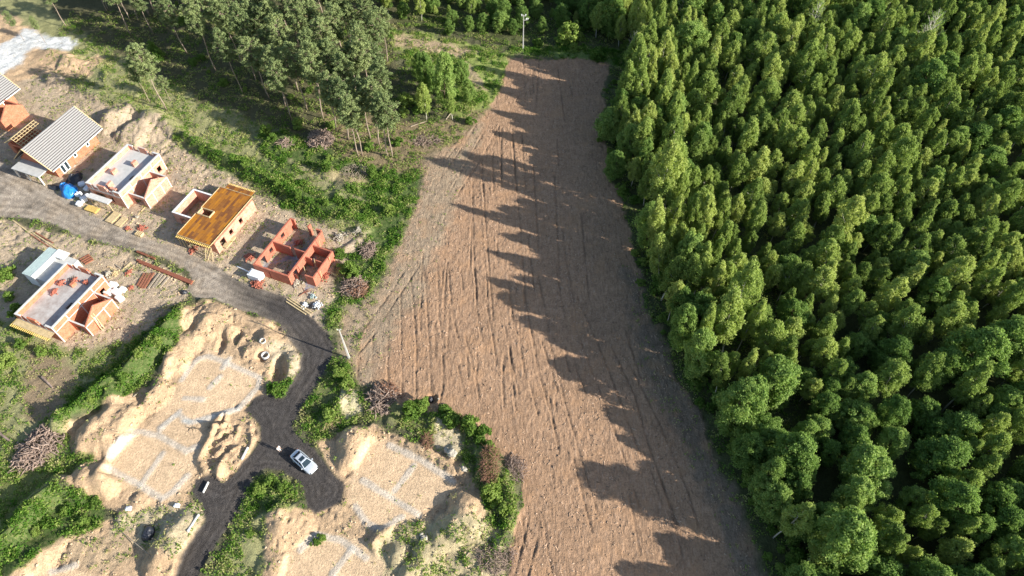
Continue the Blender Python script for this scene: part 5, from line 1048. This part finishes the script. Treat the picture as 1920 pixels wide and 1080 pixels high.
# ------------------------------------------------------------------ car
def car():
    a = Vector(P(551, 849, .6)); b = Vector(P(589.5, 883, .6)); c = (a+b)/2; rz = math.atan2(b.y-a.y, b.x-a.x); z = gz(c.x, c.y)
    r = empty('parked_car', (c.x, c.y, z+.02), rz, 'silver sedan with dark sunroof parked on the dark road', 'car')
    paint = mat('car_paint', (.62,.66,.70), var=.03, rough=.25, metal=.35, bump=0, spec=.6)
    st = [(-2.28,.60,.52,.70),(-2.20,.76,.36,.84),(-1.95,.84,.30,.92),(-1.3,.89,.26,.95),(-.4,.90,.24,.93),(.5,.90,.24,.91),(1.1,.89,.26,.88),(1.7,.86,.30,.80),(2.1,.78,.34,.70),(2.26,.62,.42,.60)]
    V = []; F = []; n = 12
    for x, w, zb, zt in st:
        V += [(x, -w*.85, zb), (x, -w*.97, zb+.12), (x, -w, (zb+zt)/2), (x, -w*.97, zt-.10), (x, -w*.86, zt-.01), (x, -w*.45, zt+.03), (x, w*.45, zt+.03), (x, w*.86, zt-.01), (x, w*.97, zt-.10), (x, w, (zb+zt)/2), (x, w*.97, zb+.12), (x, w*.85, zb)]
    for i in range(len(st)-1):
        for k in range(n): F.append((i*n+k, i*n+(k+1) % n, (i+1)*n+(k+1) % n, (i+1)*n+k))
    F += [tuple(range(n)), tuple(range((len(st)-1)*n, len(st)*n))[::-1]]
    MB().add(V, F).build('body', paint, r, smooth=True)
    zb, zt = .90, 1.37; B = [(-1.75,.74),(1.05,.76)]; T = [(-1.10,.57),(.28,.57)]
    def quad(name, q, m, off=.02, th=.03):
        q = [Vector(p) for p in q]; nrm = (q[1]-q[0]).cross(q[3]-q[0]).normalized(); ctr = Vector((-.3, 0, .7))
        if nrm.dot(q[0]-ctr) < 0: nrm = -nrm
        mb = MB(); mb.add([p+nrm*off for p in q]+[p+nrm*(off-th) for p in q], [(0,1,2,3),(7,6,5,4)]+[(i, (i+1) % 4, 4+(i+1) % 4, 4+i) for i in range(4)]); return mb.build(name, m, r)
    fr = MB(); fr.add([(B[0][0],-B[0][1],zb),(B[1][0],-B[1][1],zb),(B[1][0],B[1][1],zb),(B[0][0],B[0][1],zb),(T[0][0],-T[0][1],zt),(T[1][0],-T[1][1],zt),(T[1][0],T[1][1],zt),(T[0][0],T[0][1],zt)], [(0,1,5,4),(1,2,6,5),(2,3,7,6),(3,0,4,7),(4,5,6,7)]); fr.build('cabin', paint, r)
    lp = lambda a, b, t: Vector(a).lerp(Vector(b), t)
    bl, br_, tl, tr_ = (B[1][0],-B[1][1],zb),(B[1][0],B[1][1],zb),(T[1][0],-T[1][1],zt),(T[1][0],T[1][1],zt)
    def inset(q, m=.08, my=.08):
        c_ = sum((Vector(p) for p in q), Vector())/4; return [Vector(p).lerp(c_, m) for p in q]
    quad('windscreen', inset([bl, br_, tr_, tl], .12), M['glass'])
    quad('rear_window', inset([(B[0][0],-B[0][1],zb),(B[0][0],B[0][1],zb),(T[0][0],T[0][1],zt),(T[0][0],-T[0][1],zt)], .12), M['glass'])
    for s in (-1, 1):
        q = [(B[0][0]+.25, s*B[0][1], zb+.02), (-.28, s*.75, zb+.02), (-.32, s*.575, zt-.03), (T[0][0]+.06, s*T[0][1], zt-.03)]; quad('side_window', inset(q, .06), M['glass'])
        q = [(-.2, s*.75, zb+.02), (B[1][0]-.2, s*B[1][1], zb+.02), (T[1][0]-.06, s*T[1][1], zt-.03), (-.24, s*.575, zt-.03)]; quad('side_window', inset(q, .06), M['glass'])
        MB().obox((.78, s*.98, .96), (.14, .2, .13)).build('mirror', paint, r)
        MB().obox((2.12, s*.55, .64), (.16, .32, .10), rz=-s*.5).build('headlight', M['glass'], r); MB().obox((-2.18, s*.6, .74), (.10, .3, .12), rz=s*.4).build('tail_light', M['loose_brick'], r)
        for x in (-1.38, 1.35):
            t = MB().tube([(x, s*.72, .32), (x, s*.92, .32)], [.33, .33], 20).build('wheel', M['steel_dark'], r); MB().tube([(x, s*.90, .32), (x, s*.935, .32)], [.2, .2], 12).build('rim', M['metal_sheet'], t)
    MB().box(T[0][0]+.06, -.54, zt+.001, T[1][0]-.06, .54, zt+.03).build('roof', paint, r); MB().box(-.52, -.40, zt+.03, .06, .40, zt+.045).build('sunroof', M['glass'], r)
car()

# ------------------------------------------------------------------ person
def skin(name, V, E_, R, m, parent, root=0, sub=1):
    me = bpy.data.meshes.new(name); me.from_pydata(V, E_, []); me.materials.append(m); o = link(name, me, parent)
    sk = o.modifiers.new('skin', 'SKIN'); sk.use_smooth_shade = True
    for i, sv in enumerate(me.skin_vertices[0].data): q = R[i]; sv.radius = q if isinstance(q, tuple) else (q, q); sv.use_root = (i == root)
    sb = o.modifiers.new('sub', 'SUBSURF'); sb.levels = sub; sb.render_levels = sub
    return o
def person():
    x, y, z = G(525.5, 846); r = empty('person', (x, y, z), math.radians(-35), 'person in white and red top and light trousers standing behind the silver car', 'person')
    sk = mat('skin', (.50,.31,.22), var=.05, rough=.6, bump=0); sh = mat('shirt_white', (.75,.73,.72), var=.08, bump=.1); rd = mat('scarf_red', (.50,.06,.05), var=.2); tr = mat('trousers_light', (.48,.53,.56), var=.1); hr = mat('hair_brown', (.07,.04,.025), var=.3); so_ = mat('shoe_dark', (.04,.04,.045), var=.2)
    V = [(0,0,.95),(0,0,1.12),(0,0,1.28),(.01,0,1.42),(.02,0,1.50),(.035,0,1.58),(.03,0,1.68)]; E_ = [(i, i+1) for i in range(6)]; R = [(.15,.11),(.13,.09),(.15,.10),(.11,.08),.05,.075,.085]
    for s in (-1, 1):
        n = len(V); V += [(0, s*.19, 1.40), (.03, s*.25, 1.13), (.16, s*.22, .92)]; E_ += [(3, n), (n, n+1), (n+1, n+2)]; R += [.055, .042, .03]
        V += [(.20, s*.215, .88)]; E_ += [(n+2, n+3)]; R += [.028]
        for k in range(4): m = len(V); dy = (-.027+.018*k); V += [(.235, s*.215+dy, .85), (.25, s*.215+dy, .82-.004*abs(k-1.5)), (.245, s*.215+dy, .795)]; E_ += [(n+3, m), (m, m+1), (m+1, m+2)]; R += [.009, .0085, .007]
        m = len(V); V += [(.21, s*.215-s*.035, .86), (.225, s*.215-s*.05, .835)]; E_ += [(n+3, m), (m, m+1)]; R += [.010, .008]
        n = len(V); V += [(0, s*.09, .86), (.02+.04*s, s*.10, .48), (-.02+.06*s, s*.10, .09), (.12+.06*s, s*.11, .045)]; E_ += [(0, n), (n, n+1), (n+1, n+2), (n+2, n+3)]; R += [.085, .058, .042, .035]
    skin('body', V, E_, R, sk, r)
    V = [(0,0,.92),(0,0,1.12),(0,0,1.28),(.01,0,1.43)]; E_ = [(0,1),(1,2),(2,3)]; R = [(.165,.125),(.15,.11),(.17,.12),(.10,.085)]
    for s in (-1, 1): n = len(V); V += [(0, s*.20, 1.40), (.03, s*.255, 1.14), (.09, s*.24, 1.03)]; E_ += [(3, n), (n, n+1), (n+1, n+2)]; R += [.068, .056, .052]
    skin('shirt', V, E_, R, sh, r)
    V = [(0,0,.97)]; E_ = []; R = [(.16,.12)]
    for s in (-1, 1): n = len(V); V += [(0, s*.09, .86), (.02+.04*s, s*.10, .48), (-.02+.06*s, s*.10, .12)]; E_ += [(0, n), (n, n+1), (n+1, n+2)]; R += [.10, .075, .062]
    skin('trousers', V, E_, R, tr, r)
    skin('scarf', [(.02,-.1,1.43),(.08,0,1.42),(.02,.1,1.43),(-.07,0,1.47)], [(0,1),(1,2),(2,3)], [.04]*4, rd, r)
    skin('hair', [(-.03,0,1.60),(-.01,0,1.70),(.02,0,1.745)], [(0,1),(1,2)], [(.09,.08),(.10,.09),(.08,.07)], hr, r)
    MB().obox((.115,0,1.63), (.03,.025,.04)).build('nose', sk, r)
    for s in (-1, 1):
        MB().obox((.105, s*.032, 1.665), (.015,.02,.012)).build('eye', so_, r); MB().obox((.03, s*.088, 1.64), (.04,.015,.06)).build('ear', sk, r)
        skin('shoe', [(-.04+.06*s, s*.10, .05), (.06+.06*s, s*.105, .045), (.16+.06*s, s*.11, .04)], [(0,1),(1,2)], [.05,.05,.042], so_, r)
person()
